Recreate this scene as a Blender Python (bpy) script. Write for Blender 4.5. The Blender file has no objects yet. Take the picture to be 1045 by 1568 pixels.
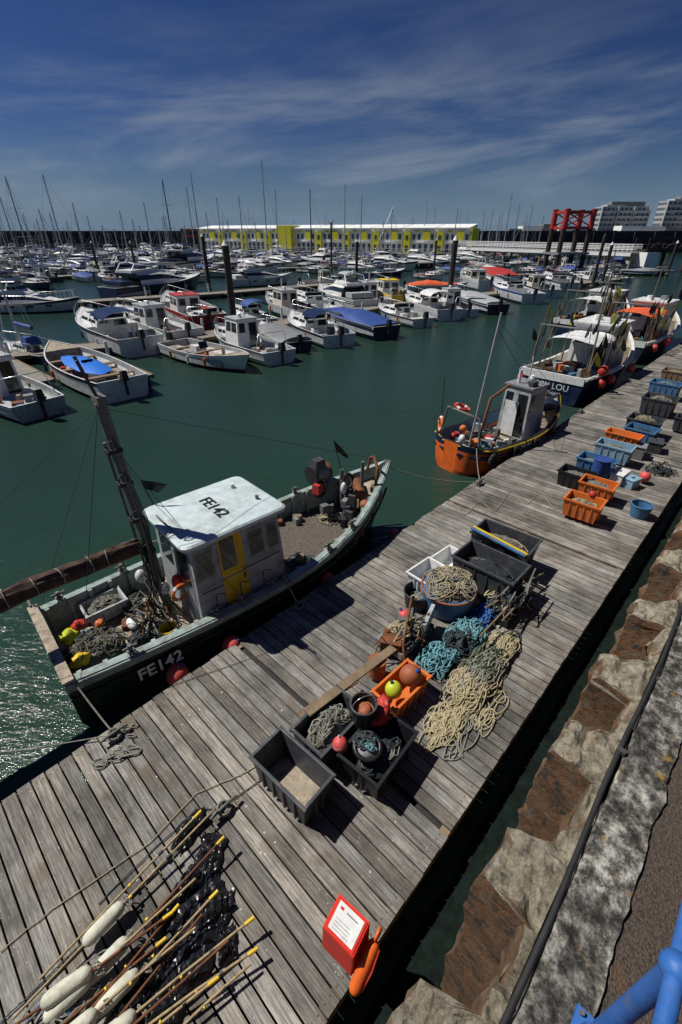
import bpy, math, random
from mathutils import Vector, Matrix, Euler, noise
random.seed(7)
R=random.random
def U(a,b): return a+(b-a)*random.random()
scene=bpy.context.scene
COL=scene.collection
# ------------------------------------------------------------------ survey
PITCH=math.atan(429/694.0); CP,SP=math.cos(PITCH),math.sin(PITCH); CAMZ=6.0
def ray(px,py):
    cx=(px-522.5)/694.0; cy=(784-py)/694.0
    return Vector((cx,CP+cy*SP,-SP+cy*CP))
def G(px,py,z=0.0):
    d=ray(px,py); k=(z-CAMZ)/d.z
    return Vector((d.x*k,d.y*k,z))
def ZT(y,py):          # height of something at range y whose top is sighted at py
    d=ray(522,py); return CAMZ+y*d.z/d.y
UA=math.radians(46.54); ux,uy=math.cos(UA),math.sin(UA)
def W(s,n,z=0): return Vector((s*ux+n*uy, s*uy-n*ux, z))
# ------------------------------------------------------------------ materials
MC={}
def newmat(name):
    m=bpy.data.materials.new(name); m.use_nodes=True
    nt=m.node_tree; return m,nt,nt.nodes,nt.links,nt.nodes['Principled BSDF']
def mk(name,col,rough=.5,metal=0,var=.18,scale=6,bump=0.0,dirt=0.0,dcol=(.12,.09,.06),dscale=3.0,spec=.4,bscale=None):
    if name in MC: return MC[name]
    m,nt,N,L,b=newmat(name)
    tc=N.new('ShaderNodeTexCoord')
    n1=N.new('ShaderNodeTexNoise'); n1.inputs['Scale'].default_value=scale; n1.inputs['Detail'].default_value=6; n1.inputs['Roughness'].default_value=.65
    L.new(tc.outputs['Object'],n1.inputs['Vector'])
    mx=N.new('ShaderNodeMix'); mx.data_type='RGBA'
    r=N.new('ShaderNodeMapRange'); r.inputs[1].default_value=.3; r.inputs[2].default_value=.7
    L.new(n1.outputs['Fac'],r.inputs[0]); L.new(r.outputs[0],mx.inputs['Factor'])
    mx.inputs[6].default_value=[c*(1-var) for c in col]+[1]; mx.inputs[7].default_value=[min(1,c*(1+var)) for c in col]+[1]
    out=mx.outputs[2]
    if dirt>0:
        n2=N.new('ShaderNodeTexNoise'); n2.inputs['Scale'].default_value=dscale; n2.inputs['Detail'].default_value=9; n2.inputs['Roughness'].default_value=.7
        L.new(tc.outputs['Object'],n2.inputs['Vector'])
        r2=N.new('ShaderNodeMapRange'); r2.inputs[1].default_value=.62-dirt*.25; r2.inputs[2].default_value=.75-dirt*.1; r2.inputs[4].default_value=.85
        L.new(n2.outputs['Fac'],r2.inputs[0])
        m2=N.new('ShaderNodeMix'); m2.data_type='RGBA'; L.new(r2.outputs[0],m2.inputs['Factor']); L.new(out,m2.inputs[6]); m2.inputs[7].default_value=list(dcol)+[1]
        out=m2.outputs[2]
    L.new(out,b.inputs['Base Color'])
    b.inputs['Roughness'].default_value=rough; b.inputs['Metallic'].default_value=metal; b.inputs['Specular IOR Level'].default_value=spec
    if bump>0:
        n3=N.new('ShaderNodeTexNoise'); n3.inputs['Scale'].default_value=bscale or scale*3; n3.inputs['Detail'].default_value=8
        L.new(tc.outputs['Object'],n3.inputs['Vector'])
        bp=N.new('ShaderNodeBump'); bp.inputs['Strength'].default_value=bump; bp.inputs['Distance'].default_value=.02
        L.new(n3.outputs['Fac'],bp.inputs['Height']); L.new(bp.outputs[0],b.inputs['Normal'])
    MC[name]=m; return m
white=mk('white_gelcoat',(.68,.69,.68),.35,dirt=.35,dcol=(.33,.31,.27),dscale=2.2)
cream=mk('cream_paint',(.6,.57,.48),.45,dirt=.3,dcol=(.3,.26,.2))
lgrey=mk('light_grey_paint',(.37,.40,.41),.5,dirt=.5,dcol=(.18,.155,.12),dscale=5)
mgrey=mk('mid_grey',(.2,.21,.22),.55,dirt=.3)
dgrey=mk('dark_grey_plastic',(.045,.052,.062),.5,var=.3,dirt=.45,dcol=(.12,.11,.1),dscale=7)
black=mk('black_plastic',(.014,.015,.018),.4,var=.4)
rubber=mk('black_rubber',(.02,.02,.02),.7,var=.4)
navy=mk('navy_paint',(.010,.02,.055),.3,dirt=.2,dcol=(.06,.06,.07))
dkblue=mk('dark_blue_hull',(.015,.03,.06),.4,dirt=.3,dcol=(.1,.08,.06))
blue=mk('blue_canvas',(.022,.06,.24),.65,bump=.3)
sky_blue=mk('bright_blue_tarp',(.02,.16,.62),.45,bump=.9,bscale=7)
tubblue=mk('blue_tub_plastic',(.05,.15,.30),.5,dirt=.45,dcol=(.17,.18,.19))
paleblue=mk('pale_blue_plastic',(.22,.36,.48),.5,dirt=.35,dcol=(.34,.34,.34))
railblue=mk('railing_blue_paint',(.03,.12,.38),.5,dirt=.35,dcol=(.1,.14,.24),dscale=8,bump=.3)
red=mk('red_paint',(.42,.035,.025),.5,var=.25,dirt=.35,dcol=(.24,.06,.05))
cabred=mk('cabinet_red',(.6,.03,.015),.42,var=.12,dirt=.15,dcol=(.35,.05,.03))
pink=mk('pink_buoy',(.60,.08,.08),.5,dirt=.45,dcol=(.28,.1,.08))
orange=mk('orange_hull',(.70,.13,.018),.45,dirt=.4,dcol=(.24,.06,.02))
orangep=mk('orange_plastic',(.62,.15,.025),.5,dirt=.5,dcol=(.28,.12,.05))
orangec=mk('orange_canvas',(.60,.10,.03),.75,bump=.4,dirt=.3,dcol=(.33,.09,.05))
yellow=mk('yellow_paint',(.66,.45,.02),.5,dirt=.3,dcol=(.3,.19,.03))
lime=mk('lime_buoy',(.5,.55,.03),.5,dirt=.35,dcol=(.25,.25,.08))
terra=mk('terracotta_buoy',(.3,.09,.04),.6,dirt=.5,dcol=(.13,.06,.04))
glass=mk('dark_glass',(.012,.016,.02),.08,spec=.8,var=.3)
steel=mk('stainless_steel',(.55,.56,.57),.3,metal=.8)
alum=mk('mast_aluminium',(.40,.41,.42),.4,metal=.3)
darkm=mk('dark_mast',(.06,.055,.05),.5)
galv=mk('galvanised_mast',(.12,.125,.12),.55,dirt=.5,dcol=(.1,.06,.035),dscale=5)
rust=mk('rusty_steel',(.16,.06,.025),.85,var=.5,bump=.6,dirt=.5,dcol=(.05,.03,.02))
piles=mk('tarred_pile',(.035,.026,.022),.7,var=.4,dirt=.4,dcol=(.09,.045,.025))
tdeck=mk('boat_deck_sand',(.33,.28,.21),.75,var=.35,dirt=.5,dcol=(.08,.06,.045),dscale=8,bump=.4)
bdeck=mk('boat_deck_brown',(.085,.07,.058),.8,var=.45,scale=25,dirt=.5,dcol=(.22,.185,.15),dscale=22,bump=.5)
palegreen=mk('pale_green_paint',(.28,.36,.34),.5,dirt=.7,dcol=(.12,.105,.08),dscale=7)
hullgreen=mk('dark_green_hull',(.014,.038,.026),.45,dirt=.45,dcol=(.045,.06,.035))
roofw=mk('wheelhouse_roof_white',(.50,.58,.60),.45,dirt=.45,dcol=(.29,.33,.33),dscale=2.8,bump=.1)
ropeT=mk('tan_rope',(.36,.31,.19),.85,var=.4,scale=30)
ropeB=mk('teal_rope',(.12,.28,.32),.85,var=.4,scale=30)
ropeW=mk('weathered_rope',(.22,.215,.185),.85,var=.4,scale=30)
ropeD=mk('dark_rope',(.04,.05,.055),.85,var=.4,scale=30)
ropeBl=mk('blue_rope',(.04,.12,.36),.8,var=.3,scale=30)
netG=mk('grey_net',(.13,.125,.105),.9,var=.5,scale=40,bump=1,bscale=60)
netGr=mk('green_net',(.07,.10,.05),.9,var=.5,scale=40,bump=1,bscale=60)
netD=mk('dark_net',(.02,.024,.03),.9,var=.5,scale=40,bump=1,bscale=60)
chanshade=mk('channel_shade_strip',(.006,.011,.009),.9,var=.5,scale=8,bump=.8,spec=.1)  # near-black colour standing in for shade over the channel water
sail=mk('brown_sail',(.065,.038,.028),.9,var=.5,scale=9,bump=.8,bscale=9)
wood=mk('raw_timber',(.2,.145,.09),.8,var=.4,dirt=.4,bump=.4)
float_=mk('foam_float',(.56,.56,.46),.7,var=.15,dirt=.5,dcol=(.31,.29,.2),bump=.4,dscale=9)
bag=mk('black_polythene',(.010,.011,.014),.3,var=.4,bump=.35,bscale=10,spec=.5)
bamboo=mk('bamboo_cane',(.31,.23,.12),.6,var=.4,scale=20)
concrete=mk('harbour_concrete',(.3,.29,.27),.85,var=.2,scale=1,dirt=.4,dcol=(.14,.13,.12),dscale=.4)
dconc=mk('breakwater_concrete',(.032,.034,.039),.9,var=.3,scale=.15,dirt=.4,dcol=(.02,.02,.024),dscale=.1)
floatdeck=mk('walkway_decking',(.2,.185,.16),.85,var=.3,scale=3)
bwhite=mk('building_white',(.80,.81,.80),.6,var=.05)
byellow=mk('building_yellow',(.74,.68,.03),.6,var=.06)
bgrey=mk('hotel_cladding',(.40,.41,.41),.7,var=.1,scale=.1)
bglass=mk('hotel_window',(.06,.09,.13),.2,var=.2)
tower=mk('linkspan_red',(.40,.035,.025),.55,var=.2)
sandst=mk('pier_sandstone',(.34,.27,.17),.8,var=.2,scale=1)
def wood_deck():
    m,nt,N,L,b=newmat('weathered_boards')
    tc=N.new('ShaderNodeTexCoord'); at=N.new('ShaderNodeAttribute'); at.attribute_name='tone'
    mp=N.new('ShaderNodeMapping'); mp.inputs['Scale'].default_value=(60,2.4,10); L.new(tc.outputs['Object'],mp.inputs[0])
    n1=N.new('ShaderNodeTexNoise'); n1.inputs['Scale'].default_value=1; n1.inputs['Detail'].default_value=8; n1.inputs['Roughness'].default_value=.76; L.new(mp.outputs[0],n1.inputs['Vector'])
    cr=N.new('ShaderNodeValToRGB'); e=cr.color_ramp.elements; e[0].position=.32; e[0].color=(.055,.051,.045,1); e[1].position=.70; e[1].color=(.44,.42,.385,1)
    x=cr.color_ramp.elements.new(.5); x.color=(.215,.203,.182,1)
    L.new(n1.outputs['Fac'],cr.inputs[0])
    mul=N.new('ShaderNodeMix'); mul.data_type='RGBA'; mul.blend_type='MULTIPLY'; mul.inputs['Factor'].default_value=1
    L.new(cr.outputs[0],mul.inputs[6]); L.new(at.outputs['Color'],mul.inputs[7])
    n2=N.new('ShaderNodeTexNoise'); n2.inputs['Scale'].default_value=1.1; n2.inputs['Detail'].default_value=9; n2.inputs['Roughness'].default_value=.68; L.new(tc.outputs['Object'],n2.inputs['Vector'])
    r2=N.new('ShaderNodeMapRange'); r2.inputs[1].default_value=.36; r2.inputs[2].default_value=.60; r2.inputs[3].default_value=.48; r2.inputs[4].default_value=1.2; L.new(n2.outputs['Fac'],r2.inputs[0])
    m3=N.new('ShaderNodeMix'); m3.data_type='RGBA'; m3.blend_type='MULTIPLY'; m3.inputs['Factor'].default_value=1
    L.new(mul.outputs[2],m3.inputs[6]); L.new(r2.outputs[0],m3.inputs[7])
    n6=N.new('ShaderNodeTexNoise'); n6.inputs['Scale'].default_value=2.3; n6.inputs['Detail'].default_value=7; L.new(tc.outputs['Object'],n6.inputs['Vector'])
    r6=N.new('ShaderNodeMapRange'); r6.inputs[1].default_value=.58; r6.inputs[2].default_value=.72; r6.inputs[4].default_value=.6; L.new(n6.outputs['Fac'],r6.inputs[0])
    m6=N.new('ShaderNodeMix'); m6.data_type='RGBA'; L.new(r6.outputs[0],m6.inputs['Factor']); L.new(m3.outputs[2],m6.inputs[6]); m6.inputs[7].default_value=(.12,.088,.055,1)
    out=m6.outputs[2]
    for sc,th,sd in ((7,.11,2.3),(19,.13,3.7)):
        vo=N.new('ShaderNodeTexVoronoi'); vo.inputs['Scale'].default_value=sc; L.new(tc.outputs['Object'],vo.inputs['Vector'])
        lt=N.new('ShaderNodeMapRange'); lt.inputs[1].default_value=th; lt.inputs[2].default_value=th-.04; L.new(vo.outputs['Distance'],lt.inputs[0])
        n4=N.new('ShaderNodeTexNoise'); n4.inputs['Scale'].default_value=sd; n4.inputs['Detail'].default_value=4; L.new(tc.outputs['Object'],n4.inputs['Vector'])
        r4=N.new('ShaderNodeMapRange'); r4.inputs[1].default_value=.52; r4.inputs[2].default_value=.6; r4.inputs[4].default_value=.8; L.new(n4.outputs['Fac'],r4.inputs[0])
        mm=N.new('ShaderNodeMath'); mm.operation='MULTIPLY'; L.new(lt.outputs[0],mm.inputs[0]); L.new(r4.outputs[0],mm.inputs[1])
        m5=N.new('ShaderNodeMix'); m5.data_type='RGBA'; L.new(mm.outputs[0],m5.inputs['Factor']); L.new(out,m5.inputs[6]); m5.inputs[7].default_value=(.52,.52,.49,1); out=m5.outputs[2]
    L.new(out,b.inputs['Base Color']); b.inputs['Roughness'].default_value=.75; b.inputs['Specular IOR Level'].default_value=.3
    bp=N.new('ShaderNodeBump'); bp.inputs['Strength'].default_value=.8; bp.inputs['Distance'].default_value=.012; L.new(n1.outputs['Fac'],bp.inputs['Height']); L.new(bp.outputs[0],b.inputs['Normal'])
    return m
boards=wood_deck()
def quay_mat():
    m,nt,N,L,b=newmat('corroded_pile_and_fill')
    tc=N.new('ShaderNodeTexCoord'); ge=N.new('ShaderNodeNewGeometry'); sx=N.new('ShaderNodeSeparateXYZ'); L.new(ge.outputs['Normal'],sx.inputs[0])
    def noi(s,d=8,r=.65):
        n=N.new('ShaderNodeTexNoise'); n.inputs['Scale'].default_value=s; n.inputs['Detail'].default_value=d; n.inputs['Roughness'].default_value=r; L.new(tc.outputs['Object'],n.inputs['Vector']); return n
    def ramp(n,st):
        c=N.new('ShaderNodeValToRGB'); el=c.color_ramp.elements
        el[0].position=st[0][0]; el[0].color=st[0][1]; el[1].position=st[-1][0]; el[1].color=st[-1][1]
        for p,q in st[1:-1]:
            k=el.new(p); k.color=q
        L.new(n.outputs['Fac'],c.inputs[0]); return c
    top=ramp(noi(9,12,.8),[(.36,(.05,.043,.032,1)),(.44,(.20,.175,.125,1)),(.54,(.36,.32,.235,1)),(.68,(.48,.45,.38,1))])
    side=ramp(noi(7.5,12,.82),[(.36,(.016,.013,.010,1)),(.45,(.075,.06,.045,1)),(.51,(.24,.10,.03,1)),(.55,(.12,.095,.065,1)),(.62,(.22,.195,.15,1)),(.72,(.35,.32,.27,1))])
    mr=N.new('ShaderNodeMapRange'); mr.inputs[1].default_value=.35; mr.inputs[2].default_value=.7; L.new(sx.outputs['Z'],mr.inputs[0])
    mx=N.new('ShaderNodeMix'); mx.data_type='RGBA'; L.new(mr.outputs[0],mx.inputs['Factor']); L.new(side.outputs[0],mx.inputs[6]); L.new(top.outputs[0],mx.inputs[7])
    g=noi(2.4,8,.7); rg=N.new('ShaderNodeMapRange'); rg.inputs[1].default_value=.58; rg.inputs[2].default_value=.68; rg.inputs[4].default_value=.55; L.new(g.outputs['Fac'],rg.inputs[0])
    m2=N.new('ShaderNodeMix'); m2.data_type='RGBA'; L.new(rg.outputs[0],m2.inputs['Factor']); L.new(mx.outputs[2],m2.inputs[6]); m2.inputs[7].default_value=(.09,.11,.03,1)
    o=noi(3.7,9,.75); ro=N.new('ShaderNodeMapRange'); ro.inputs[1].default_value=.60; ro.inputs[2].default_value=.66; ro.inputs[4].default_value=.5; L.new(o.outputs['Fac'],ro.inputs[0])
    m3=N.new('ShaderNodeMix'); m3.data_type='RGBA'; L.new(ro.outputs[0],m3.inputs['Factor']); L.new(m2.outputs[2],m3.inputs[6]); m3.inputs[7].default_value=(.24,.10,.03,1)
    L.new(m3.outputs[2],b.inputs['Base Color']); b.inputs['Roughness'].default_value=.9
    bp=N.new('ShaderNodeBump'); bp.inputs['Strength'].default_value=1.0; bp.inputs['Distance'].default_value=.05; L.new(noi(16,10,.75).outputs['Fac'],bp.inputs['Height']); L.new(bp.outputs[0],b.inputs['Normal'])
    return m
quaym=quay_mat()
def lichen():
    m,nt,N,L,b=newmat('lichened_coping')
    tc=N.new('ShaderNodeTexCoord')
    def noi(s,d=8,r=.7):
        n=N.new('ShaderNodeTexNoise'); n.inputs['Scale'].default_value=s; n.inputs['Detail'].default_value=d; n.inputs['Roughness'].default_value=r; L.new(tc.outputs['Object'],n.inputs['Vector']); return n
    a=noi(11,11,.78); c=N.new('ShaderNodeValToRGB'); el=c.color_ramp.elements
    el[0].position=.42; el[0].color=(.03,.028,.024,1); el[1].position=.60; el[1].color=(.48,.47,.42,1); k=el.new(.5); k.color=(.15,.14,.12,1)
    L.new(a.outputs['Fac'],c.inputs[0])
    big=noi(2.2,5,.6); rb=N.new('ShaderNodeMapRange'); rb.inputs[1].default_value=.4; rb.inputs[2].default_value=.6; rb.inputs[3].default_value=.4; rb.inputs[4].default_value=1.15; L.new(big.outputs['Fac'],rb.inputs[0])
    mb_=N.new('ShaderNodeMix'); mb_.data_type='RGBA'; mb_.blend_type='MULTIPLY'; mb_.inputs['Factor'].default_value=1; L.new(c.outputs[0],mb_.inputs[6]); L.new(rb.outputs[0],mb_.inputs[7])
    y=noi(5.3,8); r=N.new('ShaderNodeMapRange'); r.inputs[1].default_value=.62; r.inputs[2].default_value=.66; r.inputs[4].default_value=.75; L.new(y.outputs['Fac'],r.inputs[0])
    m2=N.new('ShaderNodeMix'); m2.data_type='RGBA'; L.new(r.outputs[0],m2.inputs['Factor']); L.new(mb_.outputs[2],m2.inputs[6]); m2.inputs[7].default_value=(.28,.17,.03,1)
    L.new(m2.outputs[2],b.inputs['Base Color']); b.inputs['Roughness'].default_value=.9
    bp=N.new('ShaderNodeBump'); bp.inputs['Strength'].default_value=1.0; bp.inputs['Distance'].default_value=.03; L.new(a.outputs['Fac'],bp.inputs['Height']); L.new(bp.outputs[0],b.inputs['Normal'])
    return m
lich=lichen()
tarmac=mk('promenade_asphalt',(.075,.058,.045),.9,var=.7,scale=60,dirt=.25,dcol=(.15,.08,.035),dscale=9,bump=1.0,bscale=90)
def water_mat():
    m,nt,N,L,b=newmat('harbour_water')
    tc=N.new('ShaderNodeTexCoord')
    n0=N.new('ShaderNodeTexNoise'); n0.inputs['Scale'].default_value=.12; n0.inputs['Detail'].default_value=4; L.new(tc.outputs['Object'],n0.inputs['Vector'])
    mx=N.new('ShaderNodeMix'); mx.data_type='RGBA'; L.new(n0.outputs['Fac'],mx.inputs['Factor'])
    mx.inputs[6].default_value=(.012,.030,.022,1); mx.inputs[7].default_value=(.021,.050,.036,1)
    L.new(mx.outputs[2],b.inputs['Base Color'])
    b.inputs['Roughness'].default_value=.08; b.inputs['IOR'].default_value=1.22
    mp=N.new('ShaderNodeMapping'); mp.inputs['Rotation'].default_value=(0,0,.35); mp.inputs['Scale'].default_value=(1,2.4,1); L.new(tc.outputs['Object'],mp.inputs[0])
    n1=N.new('ShaderNodeTexNoise'); n1.inputs['Scale'].default_value=1.7; n1.inputs['Detail'].default_value=6; n1.inputs['Roughness'].default_value=.6; L.new(mp.outputs[0],n1.inputs['Vector'])
    bp=N.new('ShaderNodeBump'); bp.inputs['Strength'].default_value=.5; bp.inputs['Distance'].default_value=.10; L.new(n1.outputs['Fac'],bp.inputs['Height']); L.new(bp.outputs[0],b.inputs['Normal'])
    return m
waterm=water_mat()
# ------------------------------------------------------------------ mesh builder
class MB:
    def __init__(s): s.v=[];s.f=[];s.m=[];s.s=[];s.mats=[]
    def add(s,vs,fs,mat,smooth=False,M=None):
        if mat not in s.mats: s.mats.append(mat)
        k=s.mats.index(mat); o=len(s.v)
        for p in vs: s.v.append(tuple(M@Vector(p)) if M else tuple(p))
        for f in fs: s.f.append([i+o for i in f]); s.m.append(k); s.s.append(smooth)
    def box(s,c,d,mat,rz=0,rot=None,taper=1.0):
        x,y,z=d[0]/2,d[1]/2,d[2]/2; t=taper
        vs=[(-x,-y,-z),(x,-y,-z),(x,y,-z),(-x,y,-z),(-x*t,-y*t,z),(x*t,-y*t,z),(x*t,y*t,z),(-x*t,y*t,z)]
        Mx=Matrix.Translation(c)@(Euler(rot).to_matrix().to_4x4() if rot else Matrix.Rotation(rz,4,'Z'))
        s.add(vs,[(0,3,2,1),(4,5,6,7),(0,1,5,4),(1,2,6,5),(2,3,7,6),(3,0,4,7)],mat,False,Mx)
    def cyl(s,p0,p1,r0,r1,mat,seg=10,caps=True):
        p0=Vector(p0);p1=Vector(p1);d=(p1-p0)
        if d.length<1e-6: return
        q=d.to_track_quat('Z','Y'); a=[q@Vector((math.cos(2*math.pi*i/seg),math.sin(2*math.pi*i/seg),0)) for i in range(seg)]
        vs=[p0+v*r0 for v in a]+[p1+v*r1 for v in a]
        s.add(vs,[(i,(i+1)%seg,seg+(i+1)%seg,seg+i) for i in range(seg)],mat,True)
        if caps: s.add(vs,[tuple(range(seg))[::-1],tuple(range(seg,2*seg))],mat,False)
    def sph(s,c,r,mat,seg=14,rings=9,M=None,jit=0):
        if not hasattr(r,'__len__'): r=(r,r,r)
        vs=[];fs=[]
        for i in range(rings+1):
            th=math.pi*i/rings
            for j in range(seg):
                ph=2*math.pi*j/seg; k=1+(noise.noise(Vector((math.sin(th)*math.cos(ph)*1.7+c[0]*3,math.sin(th)*math.sin(ph)*1.7+c[1]*3,math.cos(th)*1.7)))*jit if jit else 0)
                p=Vector((r[0]*math.sin(th)*math.cos(ph),r[1]*math.sin(th)*math.sin(ph),r[2]*math.cos(th)))*k
                if M: p=M@p
                vs.append(p+Vector(c))
        for i in range(rings):
            for j in range(seg): fs.append((i*seg+j,(i+1)*seg+j,(i+1)*seg+(j+1)%seg,i*seg+(j+1)%seg))
        s.add(vs,fs,mat,True)
    def tube(s,pts,r,mat,seg=5):
        pts=[Vector(p) for p in pts]; n=len(pts)
        if n<2: return
        vs=[];fs=[]
        for i,p in enumerate(pts):
            d=pts[min(i+1,n-1)]-pts[max(i-1,0)]
            if d.length<1e-7: d=Vector((1,0,0))
            q=d.to_track_quat('Z','Y'); rr=r(i/(n-1)) if callable(r) else r
            for j in range(seg): vs.append(p+q@Vector((rr*math.cos(2*math.pi*j/seg),rr*math.sin(2*math.pi*j/seg),0)))
        for i in range(n-1):
            for j in range(seg): fs.append((i*seg+j,i*seg+(j+1)%seg,(i+1)*seg+(j+1)%seg,(i+1)*seg+j))
        s.add(vs,fs,mat,True)
        s.add(vs,[tuple(range(seg))[::-1],tuple(range((n-1)*seg,n*seg))],mat,False)
    def torus(s,c,Rr,r,mat,rot=(0,0,0),seg=20,ss=8,mat2=None):
        Mx=Matrix.Translation(c)@Euler(rot).to_matrix().to_4x4()
        for i in range(seg):
            vs=[]
            for k in (i,i+1):
                a=2*math.pi*k/seg
                for j in range(ss):
                    b=2*math.pi*j/ss; vs.append(((Rr+r*math.cos(b))*math.cos(a),(Rr+r*math.cos(b))*math.sin(a),r*math.sin(b)))
            mm=mat2 if (mat2 and (i%5==0)) else mat
            s.add(vs,[(j,ss+j,ss+(j+1)%ss,(j+1)%ss) for j in range(ss)],mm,True,Mx)
    def frus(s,b,t,mat):
        s.add(list(b)+list(t),[(0,3,2,1),(4,5,6,7),(0,1,5,4),(1,2,6,5),(2,3,7,6),(3,0,4,7)],mat)
    def panel(s,q,u0,u1,v0,v1,mat,off=.006,th=0):
        a,b,c,d=[Vector(x) for x in q]; n=(b-a).cross(d-a).normalized()*off
        def P(u,v): return (a*(1-u)+b*u)*(1-v)+(d*(1-u)+c*u)*v+n
        s.add([P(u0,v0),P(u1,v0),P(u1,v1),P(u0,v1)],[(0,1,2,3)],mat)
    def finish(s,name,loc=(0,0,0),rz=0,parent=None,bevel=0,mesh_only=False):
        me=bpy.data.meshes.new(name); me.from_pydata(s.v,[],s.f)
        for m in s.mats: me.materials.append(m)
        me.polygons.foreach_set('material_index',s.m); me.polygons.foreach_set('use_smooth',s.s); me.update()
        if mesh_only: return me
        return put(me,name,loc,rz,parent,bevel)
def put(me,name,loc=(0,0,0),rz=0,parent=None,bevel=0):
    o=bpy.data.objects.new(name,me); COL.objects.link(o); o.location=loc; o.rotation_euler=(0,0,rz)
    if parent: o.parent=parent
    if bevel:
        b=o.modifiers.new('bevel','BEVEL'); b.width=bevel; b.segments=2; b.limit_method='ANGLE'; b.angle_limit=math.radians(50)
    return o
def text(txt,size,loc,rot,mat,parent,name,ext=.002,bold=0):
    c=bpy.data.curves.new(name,'FONT'); c.body=txt; c.size=size; c.align_x='CENTER'; c.align_y='CENTER'; c.extrude=ext; c.offset=bold
    c.materials.append(mat); o=bpy.data.objects.new(name,c); COL.objects.link(o); o.location=loc; o.rotation_euler=rot; o.parent=parent; return o
# ------------------------------------------------------------------ hull
class Hull:
    def __init__(h,mb,L,B,zs,zm,zb,bot,side,stripe,gun,inner,deckm,tr=.8,fm=.45,p=2.3,rake=.5,draft=.3,gw=.06,decks=((0,-.3),),N=16,rub=None,sternrake=0,round_stern=0):
        h.L,h.B,h.zs,h.zm,h.zb,h.tr,h.fm,h.p=L,B,zs,zm,zb,tr,fm,p; h.rs=round_stern
        ts=[i/N for i in range(N+1)]
        if round_stern: ts=[.008,.02,.04]+ts
        for t,_ in decks:
            if t>0: ts+= [t-.002,t+.002]
        ts=sorted(set(ts))
        def dz(t):
            v=decks[0][1]
            for a,b in decks:
                if t>=a: v=b
            return v
        rows=[]
        for t in ts:
            b=max(h.b(t),.02); z=h.z(t); e=1+2.2*t**3
            prof=[(0,-draft,0),(.62**e*b,-draft*.75,.1),(.86**e*b,.11,.35),(.93**e*b,z*.5,.62),(.975*b,z*.80,.88),(b,z,1)]
            row=[]
            for y,zz,lv in prof: row.append((L*t-rake*(1-lv)*t**4+sternrake*(1-lv)*(1-t)**4,y,zz))
            g=min(gw,b*.8); xi=L*t+(gw if t==ts[0] else 0)-(gw if t==1 else 0)
            row.append((xi,b-g,z)); d=dz(t); dd=z+d if d<0 else min(d,z-.02)
            row.append((xi,b-g,dd)); row.append((xi,0,dd+.02)); rows.append(row)
        mats=[bot,bot,side,side,stripe,gun,inner,deckm]
        for sg in (1,-1):
            for k in range(8):
                vs=[];fs=[]
                for r in rows:
                    for q in (r[k],r[k+1]): vs.append((q[0],q[1]*sg,q[2]))
                for i in range(len(rows)-1):
                    f=(2*i,2*i+1,2*i+3,2*i+2); fs.append(f if sg>0 else f[::-1])
                mb.add(vs,fs,mats[k],k<5)
        r=rows[0]
        po=[(q[0],q[1],q[2]) for q in r[:6]]+[(q[0],-q[1],q[2]) for q in r[:6][::-1]][:-1]
        mb.add(po,[tuple(range(len(po)))],side)
        a,c,d=r[5],r[6],r[7]
        mb.add([a,(a[0],-a[1],a[2]),(c[0],-c[1],c[2]),c],[(0,1,2,3)],gun)
        mb.add([c,(c[0],-c[1],c[2]),(d[0],-d[1],d[2]),d],[(0,1,2,3)],inner)
        if rub:
            for sg in (1,-1):
                mb.tube([(L*t,sg*(max(h.b(t),.02)+.01),h.z(t)-.05) for t in [i/14 for i in range(15)]],rub[0],rub[1],6)
    def b(h,t):
        k=1
        if h.rs and t<h.rs: k=math.sqrt(max(0,1-((h.rs-t)/h.rs)**2))*.75+.25
        if t<h.fm: return k*h.B/2*(h.tr+(1-h.tr)*math.sin(math.pi/2*t/h.fm))
        return h.B/2*(1-((t-h.fm)/(1-h.fm))**h.p)
    def z(h,t):
        return h.zm+((h.zs-h.zm)*(1-t/.4)**2 if t<.4 else (h.zb-h.zm)*((t-.4)/.6)**2)
def house(mb,x0,x1,w,z0,z1,mat,win=glass,rf=.15,rb=.05,rs=.06,wins=3,v0=.45,v1=.85,roof=None,over=.05):
    h=w/2
    b=[(x0,-h,z0),(x1,-h,z0),(x1,h,z0),(x0,h,z0)]
    t=[(x0+rb,-h+rs,z1),(x1-rf,-h+rs,z1),(x1-rf,h-rs,z1),(x0+rb,h-rs,z1)]
    mb.frus(b,t,mat)
    quads=[(b[0],b[1],t[1],t[0]),(b[2],b[3],t[3],t[2])]
    for q in quads:
        for i in range(wins):
            g=.12/wins; mb.panel(q,.06+i*(.88/wins)+g/2,.06+(i+1)*(.88/wins)-g/2,v0,v1,win)
    q=(b[1],b[2],t[2],t[1])
    mb.panel(q,.06,.47,v0,v1,win); mb.panel(q,.53,.94,v0,v1,win)
    q=(b[3],b[0],t[0],t[3]); mb.panel(q,.08,.36,v0,v1,win); mb.panel(q,.55,.92,.04,v1,win)
    if roof: mb.box(((x0+rb+x1-rf)/2,0,z1+.025),(x1-x0-rb-rf+2*over,w-2*rs+2*over,.05),roof)
def outboard(mb,x,y,z,s=1,mat=black):
    mb.frus([(x-.38*s,y-.13*s,z+.15*s),(x-.02,y-.13*s,z+.15*s),(x-.02,y+.13*s,z+.15*s),(x-.38*s,y+.13*s,z+.15*s)],[(x-.34*s,y-.1*s,z+.55*s),(x-.1*s,y-.1*s,z+.5*s),(x-.1*s,y+.1*s,z+.5*s),(x-.34*s,y+.1*s,z+.55*s)],mat)
    mb.box((x-.2*s,y,z-.15*s),(.14*s,.08*s,.6*s),mat)
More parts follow.
